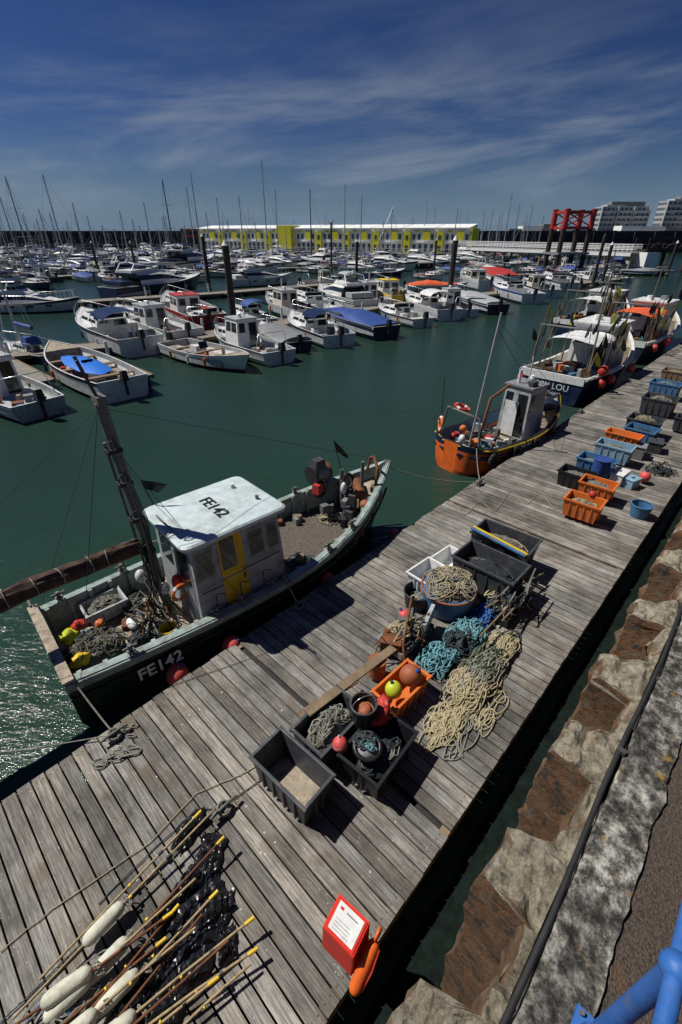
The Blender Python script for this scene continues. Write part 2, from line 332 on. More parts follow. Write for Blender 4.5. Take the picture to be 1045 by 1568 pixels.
def rails(mb,H,t0,t1,h=.45,r=.014,m=steel,n=6):
    for sg in (1,-1):
        P=[]
        for i in range(n+1):
            t=t0+(t1-t0)*i/n; y=sg*max(H.b(t)-.06,.0); p=Vector((H.L*t,y,H.z(t))); P.append(p+Vector((0,0,h))); mb.cyl(p,P[-1],r,r,m,5)
        mb.tube(P,r,m,5)
def canopy(mb,x0,x1,w,z0,h,mat,posts=True):
    rg=[[(x,w*math.cos(a),z0+h*math.sin(a)) for a in [math.pi*j/8 for j in range(9)]] for x in (x0,(x0*2+x1)/3,(x0+2*x1)/3,x1)]
    for i in range(3): mb.add(rg[i]+rg[i+1],[(j,j+1,10+j,9+j) for j in range(8)],mat,True)
    if posts:
        for x in (x0,x1):
            for sg in (1,-1): mb.cyl((x,sg*w,z0-.7),(x,sg*w,z0),.018,.018,steel,5)
def boat(kind,L,c1=white,c2=white,c3=navy,seed=0):
    rnd=random.Random(seed); mb=MB(); B=L*.35 if L<8 else L*.3; f=.085*L+.1 if L<8 else .1*L
    c2=rnd.choice([navy,black,dkblue,navy,rust])
    if kind=='cuddy':
        H=Hull(mb,L,B,f*.95,f,f*1.45,c2,c1,c3,white,lgrey,white,rake=.12*L,decks=((0,.25),(.45,-.03)))
        z=H.z(.5); house(mb,L*.42,L*.78,B*.6,z-.05,z+.36,white,rf=.55,rb=0,wins=2,rs=.12)
        wz=z+.38
        for sg in (1,-1): mb.box((L*.40,sg*B*.28,wz+.1),(.5,.02,.3),glass)
        mb.box((L*.46,0,wz+.12),(.02,B*.55,.32),glass,rot=(0,-.6,0))
        mb.tube([(L*.43,-B*.28,wz+.26),(L*.43,B*.28,wz+.26)],.02,steel)
        if rnd.random()<.55: canopy(mb,L*.18,L*.43,B*.36,wz+.28,.38,c3)
        mb.box((L*.1,0,.45),(.5,B*.7,.28),c3 if rnd.random()<.5 else cream); mb.box((L*.3,B*.2,.5),(.4,.4,.5),white); mb.box((L*.3,-B*.2,.5),(.4,.4,.5),mgrey)
        mb.box((L*.86,0,H.z(.86)+.03),(.5,.35,.06),lgrey)
        rails(mb,H,.62,.98); outboard(mb,0,0,f*.8,1.1)
    elif kind=='wheel':
        H=Hull(mb,L,B,f*.95,f,f*1.5,c2,c1,c3,white,lgrey,lgrey,rake=.1*L,decks=((0,.3),(.66,-.04)))
        zt=.3+1.35*min(1.15,L/6.2); a0=L*rnd.uniform(.38,.45); a1=a0+L*rnd.uniform(.2,.27)
        house(mb,a0,a1,B*.56,.3,zt,white if rnd.random()<.7 else cream,wins=2,v0=.56,v1=.88,rf=.3,rs=.09,roof=c1 if c1 is not white else lgrey)
        house(mb,a1-.1,min(L*.86,a1+L*.2),B*.46,H.z(.7)-.1,H.z(.7)+.32,white,wins=2,rf=.35,rs=.1)
        for k in range(8): mb.box((L*.06+rnd.random()*L*.28,rnd.uniform(-B*.32,B*.32),.4),(rnd.uniform(.12,.45),rnd.uniform(.12,.4),rnd.uniform(.12,.35)),rnd.choice([mgrey,white,orangep,tubblue,dgrey,tdeck,rust]),rnd.random()*3)
        rails(mb,H,.65,.98); mb.cyl((a0+.3,0,zt),(a0+.3,0,zt+1.2),.02,.01,alum,5); mb.cyl((a0+.5,.2,zt+.05),(a0+.5,.2,zt+.25),.12,.1,white,10); mb.tube([(a0+.15,-B*.2,zt+.05),(a0+.15,-B*.2,zt+.3),(a0+.15,B*.2,zt+.3),(a0+.15,B*.2,zt+.05)],.015,steel,5)
        outboard(mb,0,0,f*.8,1.1)
        mb.tube([(L*.1,-B*.4,.6),(L*.1,-B*.3,1.5),(L*.1,B*.3,1.5),(L*.1,B*.4,.6)],.02,steel)
    elif kind=='cover':
        H=Hull(mb,L,B,f*.95,f,f*1.4,c2,c1,white,white,lgrey,white,rake=.12*L,decks=((0,.3),(.8,-.03)))
        rings=[]
        for i in range(21):
            t=.02+.8*i/20; b=H.b(t)+.02; z=H.z(t)+.02; hh=(.42*math.sin(math.pi*min(1,(t+.12)*1.05))**.6)*(.7+.45*math.sin(t*7+seed))*(1-.16*abs(math.sin(i*.8)))
            rings.append([(L*t,b*math.cos(a),z+hh*math.sin(a)**.9*(.93+.14*rnd.random())+.03*rnd.random()*math.sin(a)) for a in [math.pi*j/8 for j in range(9)]])
        for i in range(20):
            vs=rings[i]+rings[i+1]; mb.add(vs,[(j,j+1,10+j,9+j) for j in range(8)],c3,True)
        mb.add(rings[0],[tuple(range(9))],c3); mb.add(rings[-1],[tuple(range(9))[::-1]],c3)
        for sg in (1,-1): mb.tube([(L*t,sg*(H.b(t)+.03),H.z(t)) for t in [.02+.8*i/8 for i in range(9)]],.02,ropeW,5)
        rails(mb,H,.7,.98); outboard(mb,0,0,f*.8)
    elif kind=='open':
        H=Hull(mb,L,B,f,f*.95,f*1.35,c2,c1,c3,white,lgrey,tdeck,rake=.1*L,decks=((0,.2),(.8,-.04)))
        for t in (.2,.45,.68): mb.box((L*t,0,f*.75),(.3,H.b(t)*1.85,.05),wood)
        mb.box((L*.35,0,.5),(.6,.5,.5),white); mb.box((L*.44,0,.85),(.03,.5,.35),glass,rot=(0,-.4,0))
        for k in range(9): mb.box((L*.1+rnd.random()*L*.6,rnd.uniform(-B*.3,B*.3),.35),(rnd.uniform(.12,.4),rnd.uniform(.12,.4),.25),rnd.choice([mgrey,white,orangep,red,dgrey,lgrey]),rnd.random()*3)
        outboard(mb,0,0,f*.8)
    elif kind=='cruiser':
        H=Hull(mb,L,B,f*1.0,f*1.05,f*1.5,c2,c1,c3,white,lgrey,white,rake=.14*L,decks=((0,.5),(.3,-.04)),gw=.1)
        z=H.z(.5); h=B*.4; hh=.085*L
        sec=[(.24,.86,1.0),(.30,.88,1.0),(.46,.84,1.0),(.56,.78,.82),(.66,.66,.5),(.78,.5,.22),(.86,.3,.02)]
        rg=[]
        for t,wk,zk in sec:
            w0=h*wk/.86; zt=z-.05+hh*zk+.04
            rg.append([(L*t,-w0,z-.1),(L*t-.05*zk,-w0*.97,z-.05+(zt-z+.05)*.4),(L*t-.1*zk,-w0*.88,z-.05+(zt-z+.05)*.8),(L*t-.12*zk,-w0*.7,zt),(L*t-.12*zk,w0*.7,zt),(L*t-.1*zk,w0*.88,z-.05+(zt-z+.05)*.8),(L*t-.05*zk,w0*.97,z-.05+(zt-z+.05)*.4),(L*t,w0,z-.1)])
        for i in range(len(rg)-1):
            for j in range(7):
                isw=(j in(1,5) and i<5) or (i in (3,) and j==3)
                mb.add([rg[i][j],rg[i+1][j],rg[i+1][j+1],rg[i][j+1]],[(0,1,2,3)],glass if isw else white)
        mb.add(rg[0],[tuple(range(8))[::-1]],glass)
        z2=z+hh
        mb.frus([(L*.18,-h*.8,z2),(L*.5,-h*.62,z2),(L*.5,h*.62,z2),(L*.18,h*.8,z2)],[(L*.18,-h*.8,z2+.22),(L*.44,-h*.56,z2+.34),(L*.44,h*.56,z2+.34),(L*.18,h*.8,z2+.22)],white)
        mb.box((L*.42,0,z2+.45),(.03,h*1.05,.3),glass,rot=(0,-.6,0))
        for sg in (1,-1):
            mb.tube([(L*.18,sg*h*.8,z2),(L*.23,sg*h*.75,z2+.8),(L*.24,0,z2+.95)],.06,white,6)
            for tt in (.3,.5,.68): mb.panel(((L*tt,sg*(H.b(tt)*.97),H.z(tt)*.6),(L*tt+.5,sg*(H.b(tt+.05)*.97),H.z(tt)*.6),(L*tt+.5,sg*(H.b(tt+.05)*.99),H.z(tt)*.75),(L*tt,sg*(H.b(tt)*.99),H.z(tt)*.75)),0,1,0,1,glass,.03*(-sg))
            mb.tube([(L*t,sg*(H.b(t)+.02),H.z(t)*.86) for t in [i/10*.97 for i in range(11)]],.03,c3,5)
        if rnd.random()<.6: canopy(mb,L*.24,L*.40,h*.6,z2+.85,.2,c3)
        mb.cyl((L*.24,0,z2+.95),(L*.24,0,z2+1.9),.02,.01,alum,5); mb.cyl((L*.24,0,z2+.95),(L*.24,0,z2+1.15),.2,.16,white,10)
        mb.box((L*.12,0,z+.2),(L*.12,B*.7,.4),c3); mb.box((L*.33,0,z2+.4),(L*.08,h*.8,.3),c3); rails(mb,H,.45,.99,h=.6,n=9)
    elif kind=='sail':
        H=Hull(mb,L,B*.9,f*.9,f*.85,f*1.15,c2,c1,c3,white,lgrey,white,tr=.6,rake=.14*L,decks=((0,.35),(.3,-.03)))
        z=H.z(.5); house(mb,L*.32,L*.7,B*.45,z-.05,z+.35,white,rf=.5,rb=.05,wins=4,v0=.4,v1=.75)
        mb.tube([(L*.56,0,z+1.3),(L*.2,0,z+1.25)],.11,blue if rnd.random()<.6 else navy,7)
        mb.box((L*.33,0,z+.55),(.7,B*.45,.4),c3,taper=.75); rails(mb,H,.1,.98,h=.55,n=7)
    for t in (.25,.5,.68):
        for sg in (1,-1):
            if rnd.random()<.6:
                p=(L*t,sg*(H.b(t)+.08),H.z(t)*.55); mb.cyl((p[0],p[1],p[2]-.18),(p[0],p[1],p[2]+.18),.07,.07,rnd.choice([white,navy,blue,orangep]),8); mb.cyl((p[0],p[1],p[2]+.18),(p[0],sg*(H.b(t)-.03),H.z(t)+.02),.008,.008,ropeD,4)
    return mb
def mast(mb,x,h,m=alum,r=.07,L=8,z0=.8,B=2.4):
    mb.cyl((x,0,z0),(x,0,h),r,r*.6,m,6)
    for k in (.45,.72):
        zz=z0+(h-z0)*k; w=B*.32; mb.cyl((x,-w,zz),(x,w,zz),.025,.02,m,5)
        for sg in (1,-1): mb.cyl((x,sg*w,zz),(x,0,z0+(h-z0)*min(1,k+.27)),.012,.012,steel,4)
    for sg in (1,-1): mb.cyl((x,sg*B*.42,z0),(x,sg*B*.32,z0+(h-z0)*.45),.012,.012,steel,4)
    mb.cyl((L*.98,0,z0+.2),(x,0,h),.03,.015,m,5); mb.cyl((0,0,z0),(x,0,h),.012,.012,steel,4)
NM={'cuddy':'cabin_cruiser','wheel':'wheelhouse_boat','cover':'covered_motor_boat','open':'open_motor_boat','cruiser':'motor_yacht','sail':'sailing_yacht'}
def place(kind,st,bw,c1=white,c2=white,c3=navy,seed=0,name=None,scaleL=1,mh=0):
    a=G(*st);b=G(*bw); d=b-a; L=d.length*scaleL; L=max(3.8,L)
    mb=boat(kind,L,c1,c2,c3,seed)
    if mh: mast(mb,L*.58,mh,L=L,B=L*.3)
    return mb.finish(name or NM[kind],a,math.atan2(d.y,d.x))
# ------------------------------------------------------------------ water
mb=MB(); mb.add([(-2500,-60,0),(2500,-60,0),(2500,6000,0),(-2500,6000,0)],[(0,1,2,3)],waterm); mb.finish('water')
# ------------------------------------------------------------------ pontoon
NL,NR=-4.63,-.75
def build_pontoon():
    mb=MB(); tones=[]
    bw=.134; gap=.018; s=-9.0; joints=[2.52+k*6.2 for k in range(-2,10)]
    J=[]
    while s<60:
        hit=[j for j in joints if s<=j<s+bw+gap]
        if hit: J.append(s+.025); s+=.065; joints.remove(hit[0]); continue
        c=s+bw/2
        a=U(-.012,.012); z=.5+U(-.004,.004)
        t=U(.66,1.2); w=U(-.03,.05)
        if R()<.08: t*=.75
        nl=NL+a; nr=NR+a*.5
        mb.box((c,-(nl+nr)/2,z-.02),(bw,nr-nl,.04),boards)
        tones+= [(t*(1+w),t,t*(1-w))]*8
        for n in (nl+.08,(NL+NR)/2,nr-.08): 
            for dx in (-.035,.035):
                mb.box((c+dx,-n,z+.0015),(.014,.014,.003),rust); tones+=[(1,1,1)]*8
        s+=bw+gap
    o=mb.finish('timber_pontoon',(0,0,0),UA)
    ca=o.data.color_attributes.new('tone','FLOAT_COLOR','POINT')
    for i,c in enumerate(tones): ca.data[i].color=(c[0],c[1],c[2],1)
    sub=MB()
    for n in (NL+.06,NR-.06,(NL+NR)/2):
        sub.box((25.5,-n,.36),(69,.1,.2),wood)
    for n in (NL+.5,NR-.5,NL+1.6,NR-1.6):
        s=-8.5
        while s<60: sub.box((s+1.2,-n,.08),(2.2,.8,.42),black); s+=3.1
    for j in J: sub.box((j,-(NL+NR)/2,.40),(.16,3.7,.04),rubber)
    sub.finish('floats_and_bearers',(0,0,0),0,parent=o)
build_pontoon()
QZ=2.7
def build_quay():
    mb=MB(); per=1.023; s0=1.84
    BR=[(0,-.21),(.10,.09),(.60,.09),(.64,-.21),(1.023,-.21)]
    def outline(s):
        k=math.floor((s-s0)/per); ph=(s-s0)-k*per
        for (a,x),(b,y) in zip(BR,BR[1:]):
            if ph<=b: return x+(y-x)*(ph-a)/(b-a),k
        return -.21,k
    S=[]
    for k in range(-6,28):
        for a in (0,.03,.065,.10,.14,.18,.22,.28,.33,.38,.44,.48,.52,.57,.60,.62,.64,.67,.71,.75,.79,.83,.87,.91,.95,.99): S.append(s0+k*per+a)
    rows=[]
    for s in S:
        n0,k=outline(s); ph=(s-s0)-k*per; blockid=k if ph<.3 else k+1
        n0+=noise.noise(Vector((s*2.7,3,0)))*.08+noise.noise(Vector((s*11,3,0)))*.025
        row=[]
        for z in [-.6,0,.3,.6,.9,1.1,1.3,1.5,1.7,1.85,2.0,2.15,2.3,2.42,2.55]:
            row.append((s+noise.noise(Vector((s*3,z*3,5)))*.04,-(n0+noise.noise(Vector((s*6,z*5,0)))*.07+noise.noise(Vector((s*15,z*13,0)))*.025),z))
        zz=QZ+noise.noise(Vector((blockid*5.3,0,0)))*.16-.02
        tilt=noise.noise(Vector((blockid*3.7,4,0)))*.3
        groove=-.22*math.exp(-((ph-.34)/.07)**2)      # open joint between neighbouring blocks
        for q in range(15):
            n=n0+(.17-n0)*q/14
            e=1-math.exp(-q*1.1)
            row.append((s+noise.noise(Vector((s*9,n*9,7)))*.02,-n,zz-.06*(1-e)+groove*(1-max(0,(n-.05)/.14))+tilt*(ph-.5)*.3+noise.noise(Vector((s*5,n*6,1)))*.07+noise.noise(Vector((s*13,n*13,1)))*.045+noise.noise(Vector((s*31,n*31,1)))*.015))
        rows.append(row)
    m=len(rows[0]); vs=[p for r in rows for p in r]; fs=[]
    for i in range(len(rows)-1):
        for j in range(m-1): fs.append((i*m+j,(i+1)*m+j,(i+1)*m+j+1,i*m+j+1))
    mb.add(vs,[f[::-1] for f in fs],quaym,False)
    rows=[]  # added strip along the quay foot, painting the channel's shade as a dark surface
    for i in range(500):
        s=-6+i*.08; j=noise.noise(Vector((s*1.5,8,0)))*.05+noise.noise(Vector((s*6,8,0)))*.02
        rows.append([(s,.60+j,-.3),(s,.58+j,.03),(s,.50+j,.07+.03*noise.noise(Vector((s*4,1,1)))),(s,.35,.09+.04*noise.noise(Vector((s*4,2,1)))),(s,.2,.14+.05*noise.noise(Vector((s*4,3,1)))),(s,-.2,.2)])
    mb.add([p for r in rows for p in r],[(i*6+j,(i+1)*6+j,(i+1)*6+j+1,i*6+j+1) for i in range(499) for j in range(5)],chanshade,False)
    mb.finish('quay_wall',(0,0,0),UA)
    mb=MB()
    mb.tube([(-4+i*.5,-(.18+.012*math.sin(i*1.3)),QZ+.05+.01*math.sin(i*.9)) for i in range(76)],.018,rubber,8)
    for i in range(12): mb.box((-3+i*2.9,-.18,QZ+.05),(.04,.06,.05),darkm)
    mb.finish('drain_pipe',(0,0,0),UA)
    mb=MB(); rows=[]
    for i in range(1100):
        s=-4+i*.03; j=noise.noise(Vector((s*3,0,0)))*.03+noise.noise(Vector((s*11,0,0)))*.012; j2=noise.noise(Vector((s*4,9,0)))*.02+noise.noise(Vector((s*15,9,0)))*.012
        rows.append([(s,-(.2+j),QZ-.1),(s,-(.208+j),QZ+.03+noise.noise(Vector((s*4,2,0)))*.015)]+[(s,-(.225+.033*k+(j if k==0 else 0)+(j2 if k==8 else 0)),QZ+.045+noise.noise(Vector((s*8,k*.5,3)))*.018+noise.noise(Vector((s*23,k*1.7,3)))*.010) for k in range(9)]+[(s,-.52,QZ-.1)])
    m=len(rows[0]); mb.add([p for r in rows for p in r],[(i*m+j+1,(i+1)*m+j+1,(i+1)*m+j,i*m+j) for i in range(1099) for j in range(m-1)],lich,False)
    mb.finish('stone_coping',(0,0,0),UA)
    mb=MB(); mb.box((20,-9.49,QZ-1.33),(80,18.0,2.7),tarmac); mb.finish('promenade_pavement',(0,0,0),UA)
build_quay()
mb=MB(); n=-.50
for s in (-2.2,1.17,5.0,8.8,12.6):
    mb.cyl((s,n,QZ+.04),(s,n,QZ+1.12),.038,.038,railblue,18)
    mb.cyl((s,n,QZ+.06),(s,n,QZ+.16),.06,.045,railblue,18)
    mb.box((s,n,QZ+.062),(.17,.17,.03),railblue)
    for dx in (-.06,.06):
        for dy in (-.06,.06): mb.cyl((s+dx,n+dy,QZ+.07),(s+dx,n+dy,QZ+.10),.012,.012,galv,6)
    mb.sph((s,n,QZ+1.12),.055,railblue)
mb.cyl((-4,n,QZ+1.12),(14,n,QZ+1.12),.03,.03,railblue,18)
mb.cyl((1.9,n,QZ+1.12),(1.95,n,QZ+1.12),.037,.037,rubber,18)
mb.finish('blue_railing',(0,0,0),UA)
# ------------------------------------------------------------------ props helpers
def tangle(mb,c,rx,ry,h,n,r,mat,rz=0,seed=0,turns=None,flat=False):
    rnd=random.Random(seed); P=[]; cr,sr=math.cos(rz),math.sin(rz)
    ox,oy=0,0; ph=rnd.random()*6
    for i in range(n):
        a=i*.42+ph
        if i%22==0: ox=rnd.uniform(-.62,.62); oy=rnd.uniform(-.62,.62); rad=rnd.uniform(.18,.42); el=rnd.uniform(.5,1.3)
        tx=ox+rad*math.cos(a)+noise.noise(Vector((i*.13,seed,0)))*.26; ty=oy+rad*el*math.sin(a)+noise.noise(Vector((i*.13,seed,9)))*.26
        if i==0: x,y=tx,ty
        x+=(tx-x)*.5; y+=(ty-y)*.5
        q=x*x+y*y; lim=1+.25*noise.noise(Vector((math.atan2(y,x)*1.3,seed,2)))
        if q>lim*lim: x*=lim/math.sqrt(q);y*=lim/math.sqrt(q)
        z=h*max(0,1-(x*x+y*y))**.6*(.65+.5*noise.noise(Vector((x*3,y*3,seed+i*.01))))+r+.5*r*math.sin(i*.9)+.014*rnd.random()
        X=x*rx;Y=y*ry
        P.append((c[0]+X*cr-Y*sr,c[1]+X*sr+Y*cr,c[2]+z))
    mb.tube(P,r,mat,5)
def mound(mb,c,rx,ry,h,mat,rz=0,seed=0):
    M=Matrix.Rotation(rz,3,'Z'); vs=[];fs=[];n=22;m=8
    for i in range(m+1):
        t=i/m
        for j in range(n):
            a=2*math.pi*j/n; x=t*math.cos(a);y=t*math.sin(a); k=1+.15*noise.noise(Vector((math.cos(a)*2,math.sin(a)*2,seed)))
            z=h*(1-t**2.2)+h*.35*noise.noise(Vector((x*4,y*4,seed)))*(1-t*.7)
            p=M@Vector((x*rx*k,y*ry*k,0)); vs.append((c[0]+p.x,c[1]+p.y,c[2]+z))
    for i in range(m):
        for j in range(n): fs.append((i*n+j,(i+1)*n+j,(i+1)*n+(j+1)%n,i*n+(j+1)%n))
    mb.add(vs,fs,mat,True)
def crate(mb,L,Wd,H,mat,t=.02,tp=.88,rim=True,z=0,ribs=True):
    l,w=L/2,Wd/2; a=tp
    ob=[(-l*a,-w*a,z),(l*a,-w*a,z),(l*a,w*a,z),(-l*a,w*a,z)]; ot=[(-l,-w,z+H),(l,-w,z+H),(l,w,z+H),(-l,w,z+H)]
    it=[(-l+t,-w+t,z+H),(l-t,-w+t,z+H),(l-t,w-t,z+H),(-l+t,w-t,z+H)]; ib=[(-l*a+t,-w*a+t,z+t),(l*a-t,-w*a+t,z+t),(l*a-t,w*a-t,z+t),(-l*a+t,w*a-t,z+t)]
    vs=ob+ot+it+ib; fs=[(3,2,1,0)]
    for i in range(4):
        j=(i+1)%4; fs+=[(i,j,4+j,4+i),(4+i,4+j,8+j,8+i),(8+i,8+j,12+j,12+i)]
    fs.append((12,13,14,15)); mb.add(vs,fs,mat)
    if rim:
        for y in (-w,w): mb.box((0,y,z+H-.018),(L+.05,.035,.04),mat)
        for x in (-l,l): mb.box((x,0,z+H-.018),(.035,Wd-.036,.04),mat)
    if ribs:
        for k in (-.6,-.2,.2,.6):
            for y in (-1,1): mb.box((k*l,y*w*.965,z+H*.5),(.03,.03,H*.85),mat)
            if abs(k)<.3:
                for x in (-1,1): mb.box((x*l*.965,k*w,z+H*.5),(.03,.03,H*.85),mat)
def bin_(px,py,zr,L,Wd,H,rot,mat,name,fill=None,seed=0,fh=.12):
    g=G(px,py,zr); mb=MB(); crate(mb,L,Wd,H,mat)
    if fill:
        for k,(fm_,rm) in enumerate(fill if isinstance(fill,list) else [fill]):
            mound(mb,(0,0,H*.5),L*.44,Wd*.44,H*.35+fh*.5,fm_,seed=seed)
            tangle(mb,(0,0,H*.62),L*.42,Wd*.42,fh+H*.15,420,.008,rm,seed=seed+1)
            tangle(mb,(0,0,H*.6),L*.42,Wd*.42,fh+H*.12,300,.007,ropeW,seed=seed+5)
    return mb.finish(name,(g.x,g.y,zr-H),UA+math.radians(rot),bevel=.006)
# ------------------------------------------------------------------ gear on the pontoon
o=bin_(447,1172,.98,.84,.46,.46,93,dgrey,'grey_fish_bin')
mb=MB(); mb.box((0,0,.03),(.7,.36,.02),tdeck); mb.finish('bin_residue',(0,0,0),0,parent=o)
bin_(505,1100,.95,.8,.5,.42,2,dgrey,'net_bin',(netG,ropeW),3,.16)
bin_(580,1138,.92,.8,.55,.4,4,black,'net_bin',(netD,ropeD),4,.03)
def ball(px,py,z,r,mat,name,cap=True,mat2=None,parent=None):
    g=G(px,py,z); mb=MB(); mb.sph((0,0,0),(r,r,r*1.08),mat,20,14)
    if mat2: mb.sph((0,0,.004),(r*1.004,r*1.004,r*.55),mat2,20,10)
    if cap: mb.cyl((0,0,r*.95),(0,0,r*1.35),r*.22,r*.16,mat2 or blue,8); mb.torus((0,0,r*1.4),r*.14,r*.05,rubber,(1.57,0,0),10,5)
    o=mb.finish(name,g,U(0,6)); o.rotation_euler=(U(-.8,.8),U(-.8,.8),U(0,6)); return o
ball(521,1140,.95,.09,pink,'mooring_buoy',mat2=white)
mb=MB(); mb.cyl((0,0,0),(0,0,.42),.13,.16,black,22,False); mb.cyl((0,0,.01),(0,0,.42),.12,.15,black,22,False); mb.torus((0,0,.42),.155,.014,dgrey,seg=24,ss=6); mb.cyl((0,0,.28),(0,0,.3),.13,.13,terra,20); mb.sph((.03,0,.3),(.08,.09,.05),terra,jit=.4)
mb.tube([(.15*math.cos(a),0,.42+.13*math.sin(a)) for a in [i*math.pi/8 for i in range(9)]],.005,steel)
mb.finish('black_bucket',G(556,1110,.8),.4)
mb=MB(); mb.torus((0,0,0),.15,.03,black,(0.2,0.1,0),22,8); mb.sph((0,0,-.02),(.13,.13,.06),mgrey,jit=.3); tangle(mb,(0,0,0),.13,.13,.05,160,.008,ropeB,seed=8); tangle(mb,(0,.05,0),.2,.2,.08,160,.009,ropeD,seed=9); mb.finish('rope_pot',G(563,1143,.95))
mb=MB(); mb.sph((0,0,0),(.14,.08,.1),red,jit=.9); mb.sph((.12,.12,-.02),(.1,.12,.09),red,jit=.9); mb.sph((.0,.14,-.04),(.1,.08,.07),black,jit=.8); mb.finish('red_oilskin',G(583,1098,.98),.5)
bin_(616,1046,.82,.74,.40,.28,-2,orangep,'orange_fish_crate')
ball(603,1056,.83,.115,lime,'yellow_buoy'); ball(629,1034,.86,.15,terra,'terracotta_buoy'); ball(620,944,.80,.11,pink,'pink_buoy')
mb=MB(); mb.cyl((0,0,0),(0,0,.3),.12,.13,terra,14); mb.finish('rusty_pot',G(577,1032,.55))
def beam(p,q,w,h,mat,name):
    d=q-p; mb=MB(); mb.box((d.length/2,0,0),(d.length,w,h),mat); o=mb.finish(name,p,0,bevel=.004); o.rotation_euler=d.to_track_quat('X','Z').to_euler(); return o
beam(G(470,1092,.98),G(603,992,.85),.13,.03,wood,'timber_plank')
beam(G(458,1096,.93),G(545,1042,.7),.1,.03,wood,'timber_plank')
g=G(625,985,.52); mb=MB()
for a in range(22): 
    x,y=U(-.35,.35),U(-.2,.2); mb.tube([(x,y,.1),(x+U(-.25,.25),y+U(-.2,.2),.3+U(0,.25)),(x+U(-.4,.4),y+U(-.2,.2),.1)],.012,random.choice([rust,rust,ropeD,ropeT]),6)
mb.box((.05,.1,.1),(.85,.5,.12),mgrey); mb.box((.35,-.1,.3),(.5,.06,.28),lgrey,.3); mb.box((-.3,.1,.2),(.3,.3,.2),rust,.5); mb.box((.2,.2,.25),(.25,.3,.2),galv,.9)
mb.tube([(-.5,-.3,.1),(-.45,-.2,.5),(.45,.3,.45),(.5,.3,.1)],.02,rust,6); tangle(mb,(0,0,.15),.45,.35,.25,350,.01,ropeT,seed=15); tangle(mb,(0,0,.15),.45,.35,.2,250,.012,ropeD,seed=25)
mb.finish('pot_hauler_frame',g,UA)
def pile(name,pts,parts):
    mb=MB()
    for i,(px,py,rx,ry,h,n,r,mat,rz) in enumerate(pts):
        g=G(px,py,.5); tangle(mb,(g.x,g.y,.5),rx,ry,h,n,r,mat,rz,seed=i*3+len(name))
    for (px,py,rx,ry,h,mat) in parts:
        g=G(px,py,.5); mound(mb,(g.x,g.y,.48),rx,ry,h,mat,UA,seed=px)
    mb.finish(name)
pile('teal_rope_heap',[(672,1015,.40,.32,.3,1000,.010,ropeB,UA),(712,980,.5,.33,.34,1200,.010,ropeB,UA),(740,948,.3,.25,.28,450,.011,ropeBl,UA),(700,995,.5,.3,.36,600,.010,ropeD,UA),(755,935,.35,.25,.25,500,.012,ropeD,UA)],[(672,1015,.32,.25,.22,netD),(712,980,.4,.26,.25,netD),(750,940,.3,.22,.2,netD)])
pile('tan_rope_heap',[(722,1050,.60,.36,.18,1500,.009,ropeT,UA),(690,1100,.5,.28,.07,800,.009,ropeT,UA),(762,1000,.55,.28,.16,1200,.010,ropeT,UA),(735,1030,.75,.34,.22,900,.009,ropeW,UA),(668,1128,.4,.2,.03,170,.009,ropeT,UA),(700,1115,.55,.3,.02,160,.008,ropeW,UA),(750,1080,.6,.3,.03,240,.008,ropeT,UA),(740,1020,.6,.32,.22,800,.009,netGr,UA),(770,985,.4,.25,.1,300,.008,ropeD,UA)],[(722,1050,.42,.26,.1,netG),(755,1005,.4,.2,.1,netG)])
mb=MB(); mb.cyl((0,0,0),(0,0,.4),.4,.46,tubblue,28); mb.torus((0,0,.4),.455,.02,terra,seg=30,ss=6); mound(mb,(0,0,.36),.43,.43,.24,netG,seed=4); tangle(mb,(0,0,.4),.47,.47,.28,1100,.009,ropeW,seed=31); tangle(mb,(0,0,.42),.46,.46,.26,700,.008,ropeT,seed=33)
mb.finish('round_net_tub',G(684,925,.55),0)
mb=MB(); mb.cyl((0,0,0),(0,0,.3),.22,.26,black,20,False); mb.cyl((0,0,.02),(0,0,.06),.2,.22,black,20); mb.torus((0,0,.3),.25,.015,black,seg=20,ss=5); tangle(mb,(0,0,.08),.2,.2,.12,200,.01,ropeW,seed=3); mb.finish('black_tub',G(640,925,.5))
bin_(655,872,.95,.62,.42,.3,-4,white,'white_fish_box'); bin_(688,852,.85,.62,.42,.3,-4,white,'white_fish_box')
bin_(752,858,1.15,1.12,.66,.62,90,dgrey,'large_grey_bin',(netD,ropeD),6,.04)
bin_(775,820,1.12,1.12,.6,.6,92,dgrey,'large_grey_bin',(netG,ropeT),7,.05)
p,q=G(722,808,1.2),G(805,852,1.2); beam(p,q,.05,.035,tubblue,'blue_batten'); beam(p+Vector((.05,.04,0)),q+Vector((.05,.04,0)),.04,.04,yellow,'yellow_batten')
g=G(775,935,.5); mb=MB()
for k in range(12):
    x,y=U(-.35,.35),U(-.25,.25); mb.tube([(x,y,0),(x+U(-.2,.2),y+U(-.1,.1),U(.3,.6)),(x+U(.1,.35),y,U(.3,.65))],.014,galv if k%2 else rubber,6)
mb.box((0,0,.08),(.8,.4,.1),black); tangle(mb,(0,0,.1),.5,.35,.35,700,.012,ropeD,seed=2); tangle(mb,(0,.1,.1),.5,.35,.3,250,.010,ropeT,seed=4); mb.sph((.1,.1,.3),.08,orangep); mb.finish('trawl_gear',g,UA)
for a,b in (((760,915),(828,880)),((735,975),(800,905)),((770,950),(822,895)),((745,930),(790,905))): 
    p=G(*a,.9);q=G(*b,.75); mb=MB(); mb.cyl(p,q,.016,.016,wood,7); mb.cyl(q,q+(q-p).normalized()*.12,.022,.005,galv,7); mb.finish('boat_hook')
bin_(897,764,1.0,.74,.5,.42,92,orangep,'orange_fish_bin',(netG,ropeT),9,.04); bin_(918,738,.95,.74,.5,.35,92,orangep,'orange_fish_bin',(netG,ropeW),10,.04)
